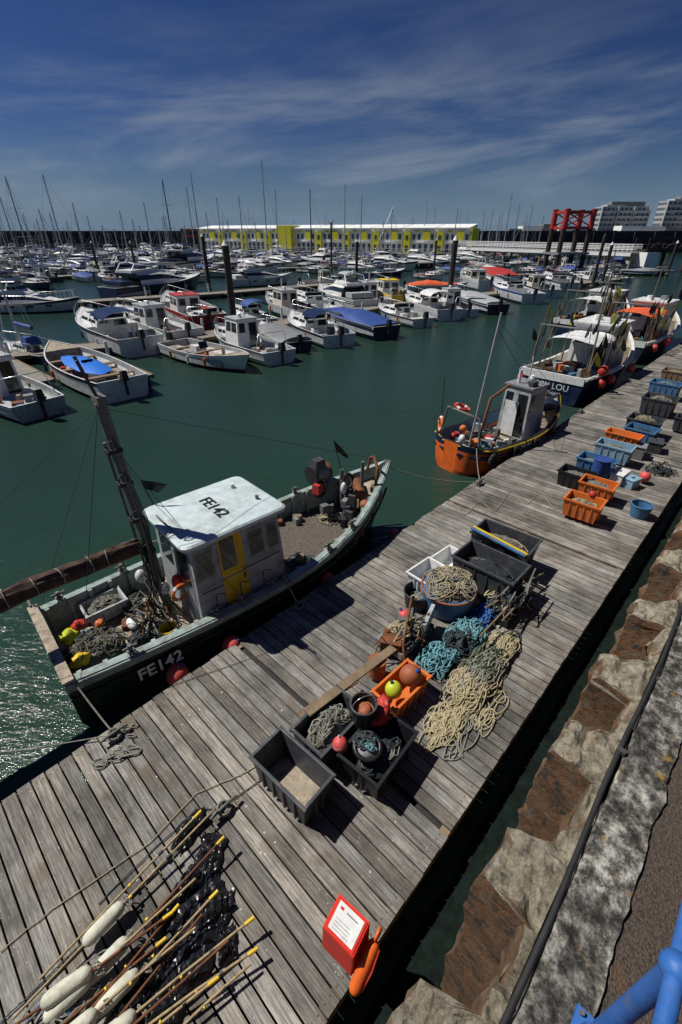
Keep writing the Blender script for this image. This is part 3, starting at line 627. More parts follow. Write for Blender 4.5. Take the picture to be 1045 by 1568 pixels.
ball(908,757,1.02,.08,red,'red_buoy')
bin_(886,722,.9,.8,.5,.4,90,black,'black_fish_bin',(netG,ropeW),11,.05)
bin_(916,702,1.0,.85,.55,.45,90,tubblue,'blue_fish_bin',(netG,ropeW),12,.05)
bin_(944,680,1.0,.9,.55,.45,90,paleblue,'pale_blue_bin',(netG,ropeW),13,.05)
bin_(957,663,1.05,.9,.45,.2,88,orangep,'orange_tray')
bin_(985,655,.95,.8,.6,.45,86,tubblue,'blue_fish_bin',(netD,ropeD),14,.05)
bin_(990,640,1.05,.9,.7,.5,90,dgrey,'large_grey_bin',(netG,ropeT),15,.2)
bin_(1013,608,1.1,1.0,.8,.55,90,dgrey,'large_grey_bin',(netG,ropeW),16,.2)
bin_(1022,585,1.1,1.0,.7,.55,88,tubblue,'blue_fish_bin',(netG,ropeB),17,.15)
bin_(1038,567,1.0,1.0,.7,.45,88,wood,'timber_crate',(netG,ropeT),18,.1)
bin_(1060,640,1.0,.8,.5,.45,88,dgrey,'large_grey_bin',(netG,ropeT),19,.1)
for (px,py,sz,m) in ((945,738,(.5,.3,.28),white),(965,745,(.35,.25,.22),paleblue),(1000,690,(.5,.35,.3),dgrey),(975,700,(.4,.3,.35),mgrey),(870,735,(.3,.25,.22),dgrey)):
    g=G(px,py,.5); mb=MB(); mb.box((0,0,sz[2]/2),sz,m); mb.box((0,0,sz[2]+.015),(sz[0]+.03,sz[1]+.03,.03),m); mb.box((0,0,sz[2]+.04),(.12,.03,.02),black); mb.finish('tackle_box',g,UA+U(-.3,.3),bevel=.012)
mb=MB(); mb.cyl((0,0,0),(0,0,.3),.17,.22,tubblue,24,False); mb.cyl((0,0,.02),(0,0,.28),.15,.2,tubblue,24,False); mb.cyl((0,0,.01),(0,0,.05),.16,.17,tubblue,24); mb.torus((0,0,.3),.215,.014,tubblue,seg=24,ss=6); mb.finish('blue_bucket',G(977,790,.5))
mb=MB(); mb.cyl((0,0,0),(0,0,.35),.2,.2,blue,20); mb.torus((0,0,.35),.2,.015,blue,seg=20,ss=6); mb.finish('blue_drum',G(918,722,.75))
ball(988,730,.68,.13,pink,'pink_buoy')
g=G(1010,725,.5); mb=MB()
for k in range(9): mb.tube([(U(-.4,.4),U(-.3,.3),.05),(U(-.3,.3),U(-.2,.2),.3),(U(-.5,.5),U(-.3,.3),.04)],.015,rubber,5)
tangle(mb,(0,0,0),.5,.3,.15,300,.012,ropeD,seed=5); mb.finish('chain_and_shackles',g)
def cleat(px,py):
    g=G(px,py,.5); mb=MB(); mb.box((0,0,.02),(.2,.1,.03),galv); 
    for x in (-.05,.05): mb.cyl((x,0,.02),(x,0,.1),.018,.018,galv,8)
    mb.tube([(-.17,0,.1),(-.08,0,.115),(.08,0,.115),(.17,0,.1)],.018,galv,8)
    for k in range(3): mb.torus((0,0,.05+k*.02),.07,.012,ropeW,(.2*k,.1,0),14,5)
    mb.finish('mooring_cleat',g,UA); return g
def sag(p,q,sg=.1,n=14): return [Vector(p).lerp(Vector(q),i/n)-Vector((0,0,sg*4*(i/n)*(1-i/n))) for i in range(n+1)]
def rope(p,q,r=.01,mat=ropeW,sg=.1,name='mooring_rope'):
    mb=MB(); mb.tube(sag(p,q,sg),r,mat,6); return mb.finish(name)
c1=cleat(178,1130); c2=cleat(458,932); c3=cleat(735,742); c4=cleat(890,632); c5=cleat(345,1243)
mb=MB(); g=G(180,1162,.5); tangle(mb,(g.x,g.y,.5),.30,.2,.03,150,.009,ropeW,seed=44); g=G(205,1120,.5); tangle(mb,(g.x,g.y,.5),.2,.14,.01,60,.008,ropeW,seed=45); mb.finish('coiled_rope')
mb=MB(); P=[]
for i in range(60): P.append(G(700+i*2.6,775-i*.2+10*math.sin(i*.35)+6*math.sin(i*.13),.512))
mb.tube(P,.006,ropeT,5); mb.finish('loose_line')
for (pts,m) in ((((150,1385),(205,1330),(300,1240),(345,1238)),ropeD),(((0,1456),(90,1385),(230,1290),(300,1215),(360,1190),(410,1165)),ropeT),(((0,1568),(130,1440),(230,1345),(335,1240),(405,1190)),ropeD)):
    mb=MB(); P=[G(a,b,.515) for a,b in pts]; PP=[]
    for i in range(len(P)-1):
        for k in range(8): PP.append(P[i].lerp(P[i+1],k/8)+Vector((U(-.006,.006),U(-.006,.006),0)))
    PP.append(P[-1]); mb.tube(PP,.006,m,5); mb.finish('deck_line')
rope(G(0,1152,.55),c1+Vector((0,0,.08)),.008,ropeW,.02)
# ------------------------------------------------------------------ dan buoys
def crease(x,y,sd):   # straight sharp folds, as in crumpled sheet plastic
    rn=random.Random(sd); h=0
    for k in range(7):
        a=rn.uniform(0,math.pi); f=rn.uniform(2.0,5.0); ph=rn.random()*3
        w=x*math.cos(a)*f+y*math.sin(a)*f+ph
        h+=abs((w%1)-.5)*rn.uniform(.4,1.0)
    return h/7
def dan(tail,head,zt,zh,fl=None):
    p=G(*tail,zt);q=G(*head,zh); d=(q-p); mb=MB(); mid=p.lerp(q,.5)+Vector((U(-.02,.02),U(-.02,.02),U(-.02,.01))); mb.tube([p,p.lerp(mid,.5),mid,mid.lerp(q,.5),q],.012,bamboo if R()<.7 else rust,7)
    u=d.normalized()
    if R()<.6: mb.cyl(q-u*.06,q+u*.03,.017,.017,yellow,8)
    mb.cyl(p.lerp(q,.7),p.lerp(q,.73),.017,.017,black,8); mb.cyl(p.lerp(q,.5),p.lerp(q,.515),.016,.016,yellow,8)
    if fl:
        for f in fl:
            c=p.lerp(q,f); rr=.062; ks=(-.19,-.18,-.16,-.12,0,.12,.16,.18,.19); rad=[.015,.035,.053,rr,rr*1.03,rr,.053,.035,.015]
            mb.tube([c+u*k+Vector((0,0,.01)) for k in ks],lambda t,rad=rad:rad[min(8,int(round(t*8)))],float_,16)
            tangle(mb,c+u*.24-Vector((0,0,.06)),.08,.06,.06,60,.006,ropeW,seed=int(f*99))
    mb.finish('dan_buoy')
dan((60,1500),(305,1245),.58,.66)
dan((20,1560),(330,1238),.6,.68,(.38,))
dan((75,1568),(340,1285),.6,.74,(.29,))
dan((40,1590),(300,1345),.62,.8,(.22,))
dan((120,1580),(330,1368),.6,.75,(.25,))
dan((150,1600),(385,1408),.6,.72,(.08,))
dan((200,1590),(390,1455),.6,.68)
dan((230,1620),(385,1475),.58,.64)
dan((-20,1600),(260,1400),.7,.75,(.40,))
dan((80,1610),(300,1420),.72,.75,(.12,))
dan((150,1640),(330,1500),.62,.68)
for t_,h_ in (((100,1590),(270,1390)),((170,1600),(350,1440)),((60,1600),(250,1440)),((180,1560),(310,1400))): dan(t_,h_,.66,.72)
DA=math.atan2((G(330,1240)-G(60,1560)).y,(G(330,1240)-G(60,1560)).x)
for bi,(px,py,a,b_,ro,zo) in enumerate(((292,1272,.21,.10,.05,.0),(322,1312,.20,.14,.5,.0),(308,1395,.27,.19,-.1,.02),(338,1392,.14,.09,.5,.0),(262,1530,.25,.15,.25,.02),(288,1358,.18,.10,.1,.05),(232,1500,.2,.11,.1,.02),(300,1450,.27,.18,.5,.02),(200,1545,.2,.12,0,.04),(348,1448,.13,.08,.9,0),(255,1405,.16,.08,0,.06))):
    mb=MB(); g=G(px,py,.5); nx,ny=26,18; vs=[];fs=[]
    for i in range(nx+1):
        for j in range(ny+1):
            x=(i/nx-.5)*2;y=(j/ny-.5)*2
            ex=1+.35*noise.noise(Vector((y*1.6,bi*7,0)))+.1*noise.noise(Vector((y*6,bi*7,1))); ey=1+.4*noise.noise(Vector((x*1.6,bi*7,5)))+.1*noise.noise(Vector((x*6,bi*7,6)))
            cr_=crease(x*.9,y*.7,bi); env=(1-abs(x)**3)*(1-abs(y)**3)
            vs.append((x*a*ex,y*b_*ey,.008+zo*env+(.02+cr_*.30)*(.25+.75*env)))
    for i in range(nx):
        for j in range(ny): fs.append((i*(ny+1)+j,(i+1)*(ny+1)+j,(i+1)*(ny+1)+j+1,i*(ny+1)+j+1))
    mb.add(vs,fs,bag,False); mb.finish('black_flag_cloth',g,DA+ro)
mb=MB(); g=G(95,1548,.55); tangle(mb,g,.35,.2,.1,140,.007,ropeBl,UA,seed=3); tangle(mb,g,.5,.25,.12,250,.007,ropeW,UA,seed=6); mb.finish('dan_buoy_lines')
# ------------------------------------------------------------------ lifebuoy cabinet
mb=MB(); g=W(1.0,-.90,.5)
mb.cyl((-.0,0,0),(0,0,.6),.04,.04,galv,12); mb.box((0,0,.012),(.2,.2,.02),galv)
b=[(-.16,-.2,.38),(.16,-.2,.38),(.16,.2,.38),(-.16,.2,.38)]; t=[(-.13,-.2,.82),(.16,-.2,.98),(.16,.2,.98),(-.13,.2,.82)]
mb.frus(b,t,cabred); q=(t[0],t[1],t[2],t[3])
mb.panel(q,.06,.94,.06,.94,cabred,.010); mb.panel(q,.13,.9,.12,.88,white,.014)
q=(t[3],t[0],t[1],t[2])
for k in range(4): mb.panel(q,.2,.7-.06*(k%2),.2+.09*k,.215+.09*k,mgrey,.017)
mb.panel(q,.2,.3,.72,.8,cabred,.017); mb.panel(q,.4,.75,.73,.77,mgrey,.017)
o=mb.finish('lifebuoy_cabinet',g,UA+math.radians(6),bevel=.012); o.scale=(.78,.78,.85)
mb=MB()
pts=[Vector((-.26,-.29,.42))+Vector((.40*k,0,.34*k)) for k in (0,.03,.08,.15,.5,.85,.92,.97,1)]; rr=[.02,.045,.06,.068,.07,.068,.06,.045,.02]
mb.tube(pts,lambda t:rr[min(8,int(round(t*8)))],orange,18); mb.torus((.18,-.29,.80),.055,.016,orange,(1.57,0,0),16,7)
mb.tube([(-.2,-.36,.47),(-.05,-.38,.62),(.1,-.36,.74)],.01,red,6); mb.cyl((-.02,-.2,.6),(-.02,-.28,.6),.02,.02,galv,8)
mb.finish('rescue_float',(0,0,0),0,parent=o)
# ------------------------------------------------------------------ FE142
def fe142():
    mb=MB()
    H=Hull(mb,7.2,2.3,1.0,.92,1.62,hullgreen,hullgreen,palegreen,palegreen,palegreen,tdeck,tr=.8,fm=.5,p=2.2,rake=.7,draft=.4,gw=.12,decks=((0,.5),(.27,.6),(.86,-.28)),N=26,rub=(.035,palegreen),round_stern=0)
    vs=[];T=[.5+.36*i/10 for i in range(11)]
    for t in T: vs+= [(7.2*t,H.b(t)-.14,.632),(7.2*t,-H.b(t)+.14,.632)]
    mb.add(vs,[(2*i,2*i+1,2*i+3,2*i+2) for i in range(10)],bdeck)
    for i in range(20):
        t=.03+i*.045
        for sg in (1,-1): mb.box((7.2*t,sg*(H.b(t)-.14),(H.z(t)+.55)/2),(.06,.05,H.z(t)-.56),palegreen)
    for sg in (1,-1): mb.tube([(7.2*t,sg*(H.b(t)*.955+.02),H.z(t)*.66) for t in [i/24*.97 for i in range(25)]],.025,rubber,6)
    x0,x1,y0,y1,z0,z1=1.95,3.6,-.92,.42,.55,2.22
    b=[(x0,y0,z0),(x1,y0,z0),(x1,y1,z0),(x0,y1,z0)]; t=[(x0+.04,y0+.04,z1),(x1-.1,y0+.04,z1),(x1-.1,y1-.04,z1),(x0+.04,y1-.04,z1)]
    mb.frus(b,t,lgrey)
    q=(b[0],b[1],t[1],t[0])
    def P(u0,u1,v0,v1,m,o=.006): mb.panel(q,u0,u1,v0,v1,m,o)
    P(.02,.22,.58,.92,palegreen); P(.04,.2,.61,.88,glass,.012)
    P(.27,.54,.03,.97,yellow,.015); P(.29,.45,.60,.93,glass,.02); P(.27,.54,.5,.515,mgrey,.02); P(.50,.52,.42,.48,black,.03)
    P(.60,.8,.58,.92,palegreen); P(.62,.78,.61,.88,glass,.012); P(.83,.98,.58,.92,palegreen); P(.85,.96,.61,.88,glass,.012)
    q=(b[3],b[0],t[0],t[3]); P(.1,.42,.55,.88,glass); P(.55,.92,.05,.9,mgrey); P(.59,.88,.5,.85,glass,.012)
    q=(b[1],b[2],t[2],t[1]); P(.06,.3,.58,.9,glass);P(.36,.64,.58,.9,glass);P(.7,.94,.58,.9,glass)
    q=(b[2],b[3],t[3],t[2]); P(.1,.45,.58,.9,glass);P(.55,.9,.58,.9,glass)
    mb.tube([(x0+.05,y0-.03,1.35),(x0+.4,y0-.05,1.35)],.012,galv,6); mb.tube([(2.75,y0-.04,1.45),(3.45,y0-.04,1.45)],.012,galv,6)
    cx,cy=(x0+x1)/2-.02,(y0+y1)/2; hw,hl=(y1-y0)/2+.07,(x1-x0)/2+.07
    def ring(k,z): 
        P_=[]
        for qd in range(4):
            for a in range(4):
                an=qd*math.pi/2+a*math.pi/6; r=.12
                sx=1 if qd in(0,3) else -1; sy=1 if qd in (0,1) else -1
                P_.append((cx+(sx*(hl-r)+r*math.cos(an))*k,cy+(sy*(hw-r)+r*math.sin(an))*k,z))
        return P_
    rg=[ring(1,z1-.03),ring(1.01,z1+.03),ring(.97,z1+.055),ring(.5,z1+.075),ring(.02,z1+.08)]
    for i in range(4):
        vs=rg[i]+rg[i+1]; mb.add(vs,[(j,(j+1)%16,16+(j+1)%16,16+j) for j in range(16)],roofw,i>1)
    mb.add(rg[0],[tuple(range(16))[::-1]],roofw)
    mb.cyl((3.3,.1,z1+.07),(3.3,.1,z1+.14),.05,.03,white,10); mb.cyl((2.1,.5,z1),(2.0,.55,z1+.5),.012,.01,black,6)
    mb.cyl((3.4,-.5,z1+.05),(3.4,-.5,z1+.13),.03,.03,galv,8); mb.tube([(x0,cy-.3,z1+.1),(x0,cy+.3,z1+.1)],.015,galv,6)
    mb.add([(2.0,.55,z1+.5),(2.02,.54,z1+.35),(2.15,.35,z1+.3),(2.3,.28,z1+.42),(2.15,.45,z1+.46)],[(0,1,2,3,4)],black)
    mb.tube([(1.78,.05,.5),(1.62,.06,4.15)],.075,galv,12); mb.tube([(1.66,.19,.55),(1.55,.14,3.6)],.022,galv,8)
    mb.box((1.62,.06,4.2),(.12,.26,.1),galv); mb.tube([(1.62,.06,4.15),(1.48,.05,4.75)],.022,darkm,8); mb.cyl((1.48,.05,4.7),(1.46,-.12,4.72),.012,.012,darkm,6)
    for z in (1.2,1.8,2.4,3.0,3.5): mb.box((1.75-.045*(z-.5),.05,z),(.2,.16,.05),rubber); mb.torus((1.72-.045*(z-.5),-.05,z+.1),.07,.012,ropeD,(1.57,.3,0),12,5)
    for k in range(6): mb.tube([(1.72,-.05+.02*k,1.0),(1.68+.02*k,-.06,2.4),(1.6,.0,3.9)],.008,ropeD if k%2 else ropeW,5)
    mb.sph((1.75,-.12,1.1),(.08,.08,.12),white); mb.sph((1.55,.3,1.2),(.09,.09,.13),white); mb.sph((1.9,-.3,1.25),(.08,.08,.15),red); mb.torus((1.85,-.5,1.2),.13,.03,orangep,(1.57,0,.2),16,6,white)
    for k in range(16): mb.tube([(1.7+U(-.2,.2),U(-.5,.3),.6),(1.65+U(-.1,.1),U(-.2,.2),1.1+U(0,.3)),(1.7+U(-.05,.05),.05,1.6+U(0,1.2))],.011,ropeD if k%2 else ropeW,5)
    # brown sail loosely rolled along the boom: long creases, thickening toward the outer end
    n=110; vs=[];fs=[]; m=24
    for i in range(n+1):
        k=i/n; cxx=1.6-3.7*k; cyy=.05+.05*math.sin(k*5); cz=1.94-.03*math.sin(k*3.1)+.012*math.sin(k*23)
        for j in range(m):
            a=2*math.pi*j/m; aa=a+k*2.2
            r=(.095+.035*k)*(1+.30*noise.noise(Vector((k*2.2,math.cos(aa)*2.2,math.sin(aa)*2.2)))+.30*abs(noise.noise(Vector((k*5,math.cos(aa)*4.5,math.sin(aa)*4.5))))+.06*noise.noise(Vector((k*40,math.cos(aa)*3,math.sin(aa)*3))))
            vs.append((cxx,cyy+r*math.cos(a),cz+r*math.sin(a)*1.2))
    for i in range(n):
        for j in range(m): fs.append((i*m+j,i*m+(j+1)%m,(i+1)*m+(j+1)%m,(i+1)*m+j))
    mb.add(vs,fs,sail,True)
    mb.tube([(1.62,.05,1.82),(-2.2,.1,1.82)],.035,wood,8)
    for k in range(11): mb.torus((1.5-.33*k+U(-.05,.05),.06,1.94),.115+.003*k,.008,ropeW,(U(-.3,.3),1.57,0),16,5)
    for a,b_ in (((1.58,.06,4.1),(7.0,0,1.65)),((1.58,.06,4.1),(.2,1.0,1.0)),((1.58,.06,4.1),(.2,-.95,1.0)),((1.58,.06,4.1),(-1.7,.1,1.95)),((1.6,.06,3.6),(2.6,-1.1,.95)),((1.6,.06,3.6),(2.6,1.1,.95))): mb.cyl(a,b_,.005,.005,ropeD,4)
    mb.cyl((5.7,.72,.95),(5.7,.72,1.35),.12,.1,dgrey,12); mb.cyl((5.55,.72,1.5),(5.9,.72,1.5),.18,.18,mgrey,18); mb.cyl((5.5,.72,1.5),(5.55,.72,1.5),.22,.22,rubber,18); mb.cyl((5.9,.72,1.5),(5.96,.72,1.5),.2,.2,rust,18); mb.box((5.7,.72,1.75),(.3,.24,.18),dgrey,taper=.8); mb.box((5.5,.5,1.3),(.22,.18,.2),red,.3,taper=.8)
    for k in range(6): mb.tube([(5.6+U(-.1,.2),.6,1.0),(5.5+U(-.1,.3),.5,1.3),(5.7,.65,1.6)],.014,rubber,5)
    mb.cyl((5.9,.15,.6),(5.88,.15,1.75),.05,.045,galv,10); mb.cyl((6.25,-.1,.7),(6.25,-.1,1.9),.04,.04,galv,10); mb.cyl((5.88,.15,1.7),(5.7,.2,2.45),.012,.01,darkm,6)
    mb.add([(5.7,.2,2.45),(5.76,.19,2.2),(5.84,.05,2.1),(5.9,-.02,2.05),(5.88,-.05,2.12),(5.8,.08,2.3)],[(0,1,2,3,4,5)],black)
    mb.sph((5.85,.05,1.35),(.07,.07,.14),white); mb.sph((5.95,-.5,1.15),(.12,.12,.1),terra); mb.cyl((5.6,-.6,.63),(5.6,-.6,.85),.14,.17,terra,14,False); mb.torus((5.6,-.6,.85),.16,.02,terra,seg=16,ss=5)
    mb.tube([(6.4,-.35,1.3),(6.45,-.35,1.75),(6.6,-.1,1.9),(6.75,.15,1.75),(6.7,.2,1.45)],.035,rust,8); mb.torus((6.2,.3,1.3),.16,.04,rubber,(1.3,.3,0),16,6); mb.cyl((6.1,-.2,1.2),(6.4,.2,1.25),.12,.12,rust,14)
    for k in range(18): mb.box((5.8+U(-.4,.8),U(-.5,.5),.7+U(0,.6)),(U(.06,.2),U(.06,.2),U(.08,.3)),random.choice([rust,dgrey,galv,rubber,mgrey]),U(0,3))
    tangle(mb,(6.0,-.1,.65),.45,.4,.2,500,.013,ropeD,seed=9); tangle(mb,(5.5,.2,.63),.3,.3,.06,160,.01,ropeT,seed=29); tangle(mb,(4.2,-.5,.63),.35,.3,.05,170,.011,ropeD,seed=39); tangle(mb,(4.0,.5,.63),.3,.3,.1,260,.012,ropeW,seed=40)
    for k in range(6): mb.box((3.9+U(0,1.3),random.choice([-1,1])*U(.5,.8),.7),(U(.1,.3),U(.08,.2),U(.08,.18)),random.choice([mgrey,rust,dgrey,wood]),U(0,3))
    for t,sg in ((.12,-1),(.3,-1),(.36,-1),(.44,-1),(.55,1),(.62,-1),(.72,1),(.72,-1),(.06,1),(.2,1)):
        p=(7.2*t,sg*(H.b(t)-.06),H.z(t)); mb.cyl(p,(p[0],p[1],p[2]+.16),.03,.03,galv,8); mb.cyl((p[0]-.1,p[1],p[2]+.12),(p[0]+.1,p[1],p[2]+.12),.02,.02,galv,8); mb.torus((p[0],p[1],p[2]+.05),.05,.013,ropeW,seg=10,ss=5)
    for t in (.3,.36,.42,.48): mb.tube([(7.2*t,-1.08,.95),(7.2*t+.05,-.98,1.25),(7.2*t+.2,-1.0,1.2)],.012,darkm,5)
    M0=len(mb.v); crate(mb,.62,.42,.26,lgrey); 
    for i in range(M0,len(mb.v)): v=mb.v[i]; mb.v[i]=(v[0]+.95,v[1]+.62,v[2]+.55)
    mound(mb,(.95,.62,.72),.26,.17,.08,netG,seed=3); tangle(mb,(.95,.62,.75),.27,.18,.1,350,.007,ropeW,seed=13)
    mound(mb,(.55,-.1,.5),.45,.4,.28,netG,seed=5); tangle(mb,(.55,-.1,.55),.48,.42,.3,900,.009,netG,seed=14); tangle(mb,(.55,-.1,.56),.42,.4,.27,350,.008,ropeW,seed=16); tangle(mb,(.55,-.1,.56),.42,.4,.27,250,.009,netGr,seed=18)
    mound(mb,(1.1,-.55,.5),.3,.25,.16,netD,seed=8); tangle(mb,(1.1,-.55,.52),.34,.28,.2,500,.010,ropeD,seed=66); tangle(mb,(1.3,.45,.52),.25,.25,.18,350,.010,netG,seed=67)
    mb.sph((.5,.25,.86),(.11,.09,.08),red,jit=.5); mb.sph((.3,-.35,.75),(.13,.10,.09),yellow,jit=.5); mb.sph((.32,.2,.78),(.15,.11,.11),lime,jit=.5); mb.sph((.75,.15,.8),(.07,.07,.06),orangep,jit=.3)
    mb.sph((1.15,.0,.63),(.08,.14,.07),white); mb.cyl((1.5,-.6,.5),(1.5,-.6,.75),.11,.13,yellow,14,False); mb.cyl((1.5,-.6,.52),(1.5,-.6,.55),.11,.11,mgrey,14); mb.torus((1.5,-.6,.75),.13,.012,yellow,seg=14,ss=5)
    for k in range(26): mb.tube([(1.0+U(0,.8),U(-.8,.8),.53),(1.1+U(0,.6),U(-.8,.8),.6+U(0,.5)),(1.2+U(0,.6),U(-.8,.8),.54)],.013,random.choice([rubber,ropeW,rust,ropeD]),5)
    for k in range(14): mb.box((U(.2,1.7),U(-.8,.85),.55),(U(.05,.22),U(.04,.15),U(.04,.12)),random.choice([rust,mgrey,wood,tubblue,rubber]),U(0,3))
    tangle(mb,(1.25,-.35,.52),.4,.35,.08,320,.012,ropeD,seed=19)
    mb.tube([(0.02,1.0,.95),(.05,1.0,1.3),(.05,.5,1.35)],.02,galv,6); mb.box((.06,0,1.03),(.14,1.9,.04),tdeck)
    mb.tube([(1.5,1.0,.95),(1.5,.95,1.45),(2.1,.6,1.5)],.02,galv,6)
    st=W(.36,-6.15,0); ang=UA-math.radians(4)
    o=mb.finish('fishing_boat',st,ang,bevel=.004)
    text('FE142',.28,(2.78-.05,-.28,z1+.087),(0,0,-math.pi/2),black,o,'roof_number',bold=.004)
    text('FE142',.27,(1.15,-1.085,.60),(math.radians(84),0,math.radians(-3)),white,o,'hull_number',.006,bold=.004)
    return o,ang,st
fe,fa,fst=fe142()
def loc(o,p): 
    return Matrix.Translation(o.location)@Matrix.Rotation(o.rotation_euler.z,4,'Z')@Vector(p)
rope(loc(fe,(.1,-.85,1.05)),c1+Vector((0,0,.08)),.012,ropeW,.05)
rope(loc(fe,(3.4,-1.1,1.05)),c2+Vector((0,0,.08)),.012,ropeW,.04)
rope(loc(fe,(6.9,.0,1.6)),c3+Vector((0,0,.08)),.012,ropeW,.15)
for (px,py,z,r) in ((272,1033,.38,.16),(355,988,.40,.15),(502,887,.35,.14),(604,819,.35,.12)):
    ball(px,py,z,r,pink,'hull_fender')
# ------------------------------------------------------------------ orange fishing boat
def orange_boat():
    mb=MB(); 
    a=Vector(W(10.9,-6.0)); b_=Vector(W(16.4,-5.15)); L=(b_-a).length
    H=Hull(mb,L,2.15,.92,.78,1.25,orange,orange,navy,black,tubblue,tdeck,tr=.92,fm=.45,p=2.2,rake=.5,draft=.3,gw=.1,decks=((0,.3),(.55,.38),(.85,-.1)),N=24,rub=(.03,yellow),round_stern=.13)
    for sg in (1,-1): mb.tube([(L*t,sg*(H.b(t)*.98+.012),H.z(t)*.68) for t in [i/24 for i in range(25)]],.05,navy,6)
    x0=L*.52; 
    house(mb,x0,x0+1.0,1.0,.35,1.95,lgrey,wins=2,v0=.55,v1=.88,rf=.12,roof=mgrey); mb.box((x0-.02,.1,.95),(.02,.45,1.1),white)
    mb.cyl((x0+.5,0,2),(x0+.5,0,2.8),.02,.015,white,6); mb.cyl((x0+.3,.2,2),(x0+.3,.2,2.4),.05,.05,white,8); mb.sph((x0+.7,0,2.1),.12,white); mb.cyl((x0+.5,-.3,2.5),(x0+.5,.3,2.5),.015,.015,galv,5); mb.box((x0+.3,-.3,2.08),(.3,.15,.12),dgrey)
    for k in range(34): mb.box((L*.05+U(.2,2.2),U(-.75,.75),.4+U(0,.25)),(U(.08,.3),U(.08,.25),U(.08,.25)),random.choice([tubblue,lgrey,orangep,red,netG,rubber,white,mgrey,rust]),U(0,3))
    for k in range(6): tangle(mb,(L*.08+k*.38,U(-.5,.5),.35),.4,.35,.3,260,.013,random.choice([netG,ropeB,ropeD,ropeW]),seed=50+k)
    mb.tube([(.35,-.7,.9),(.3,-.6,1.7),(.3,.5,1.75),(.35,.7,.9)],.035,galv,8); mb.torus((.12,.55,1.25),.2,.05,orangep,(1.57,0,.9),20,8,white); mb.torus((.55,.2,1.75),.21,.05,red,(.2,0.2,0),20,8,white)
    mb.tube([(1.0,.1,.4),(1.35,.0,4.2)],.03,alum,6); mb.tube([(.15,.55,.9),(.1,.6,2.6)],.015,darkm,5); mb.tube([(1.3,0,3.8),(x0+1,-.1,1.5)],.008,ropeD,4); mb.tube([(1.3,0,4.0),(L,0,1.2)],.006,ropeD,4)
    mb.tube([(1.9,.4,.4),(2.0,.3,1.7),(2.7,.2,2.0)],.045,rust,8)
    for k in range(9): mb.cyl((L*.8+U(-.3,.4),U(-.3,.3),.7),(L*.8+U(-.2,.4),U(-.3,.3),1.4+U(0,.4)),.02,.02,random.choice([galv,rust]),6)
    mb.sph((L*.8,-.2,1.15),(.4,.32,.16),dkblue,jit=.7); mb.sph((.2,-.2,1.0),(.1,.1,.14),white); mb.sph((1.0,.4,.95),.11,orangep); mb.sph((.3,.2,.95),.1,red)
    for k in range(4): mb.torus((.6+k*1.0,-H.b((.6+k)/L)-.06,.55),.16,.06,rubber,(1.5,0,0),16,7)
    d=b_-a; o=mb.finish('fishing_boat',a,math.atan2(d.y,d.x)); text('NS 63',.24,(2.1,-1.1,.66),(math.radians(88),0,0),white,o,'hull_number',.004); return o
ob=orange_boat(); rope(loc(ob,(.1,-.8,.95)),c3+Vector((0,0,.08)),.012,ropeW,.1); rope(loc(ob,(5.4,-.0,1.2)),c4+Vector((0,0,.08)),.012,ropeW,.15)
ball(798,578,1.0,.16,red,'hull_fender')
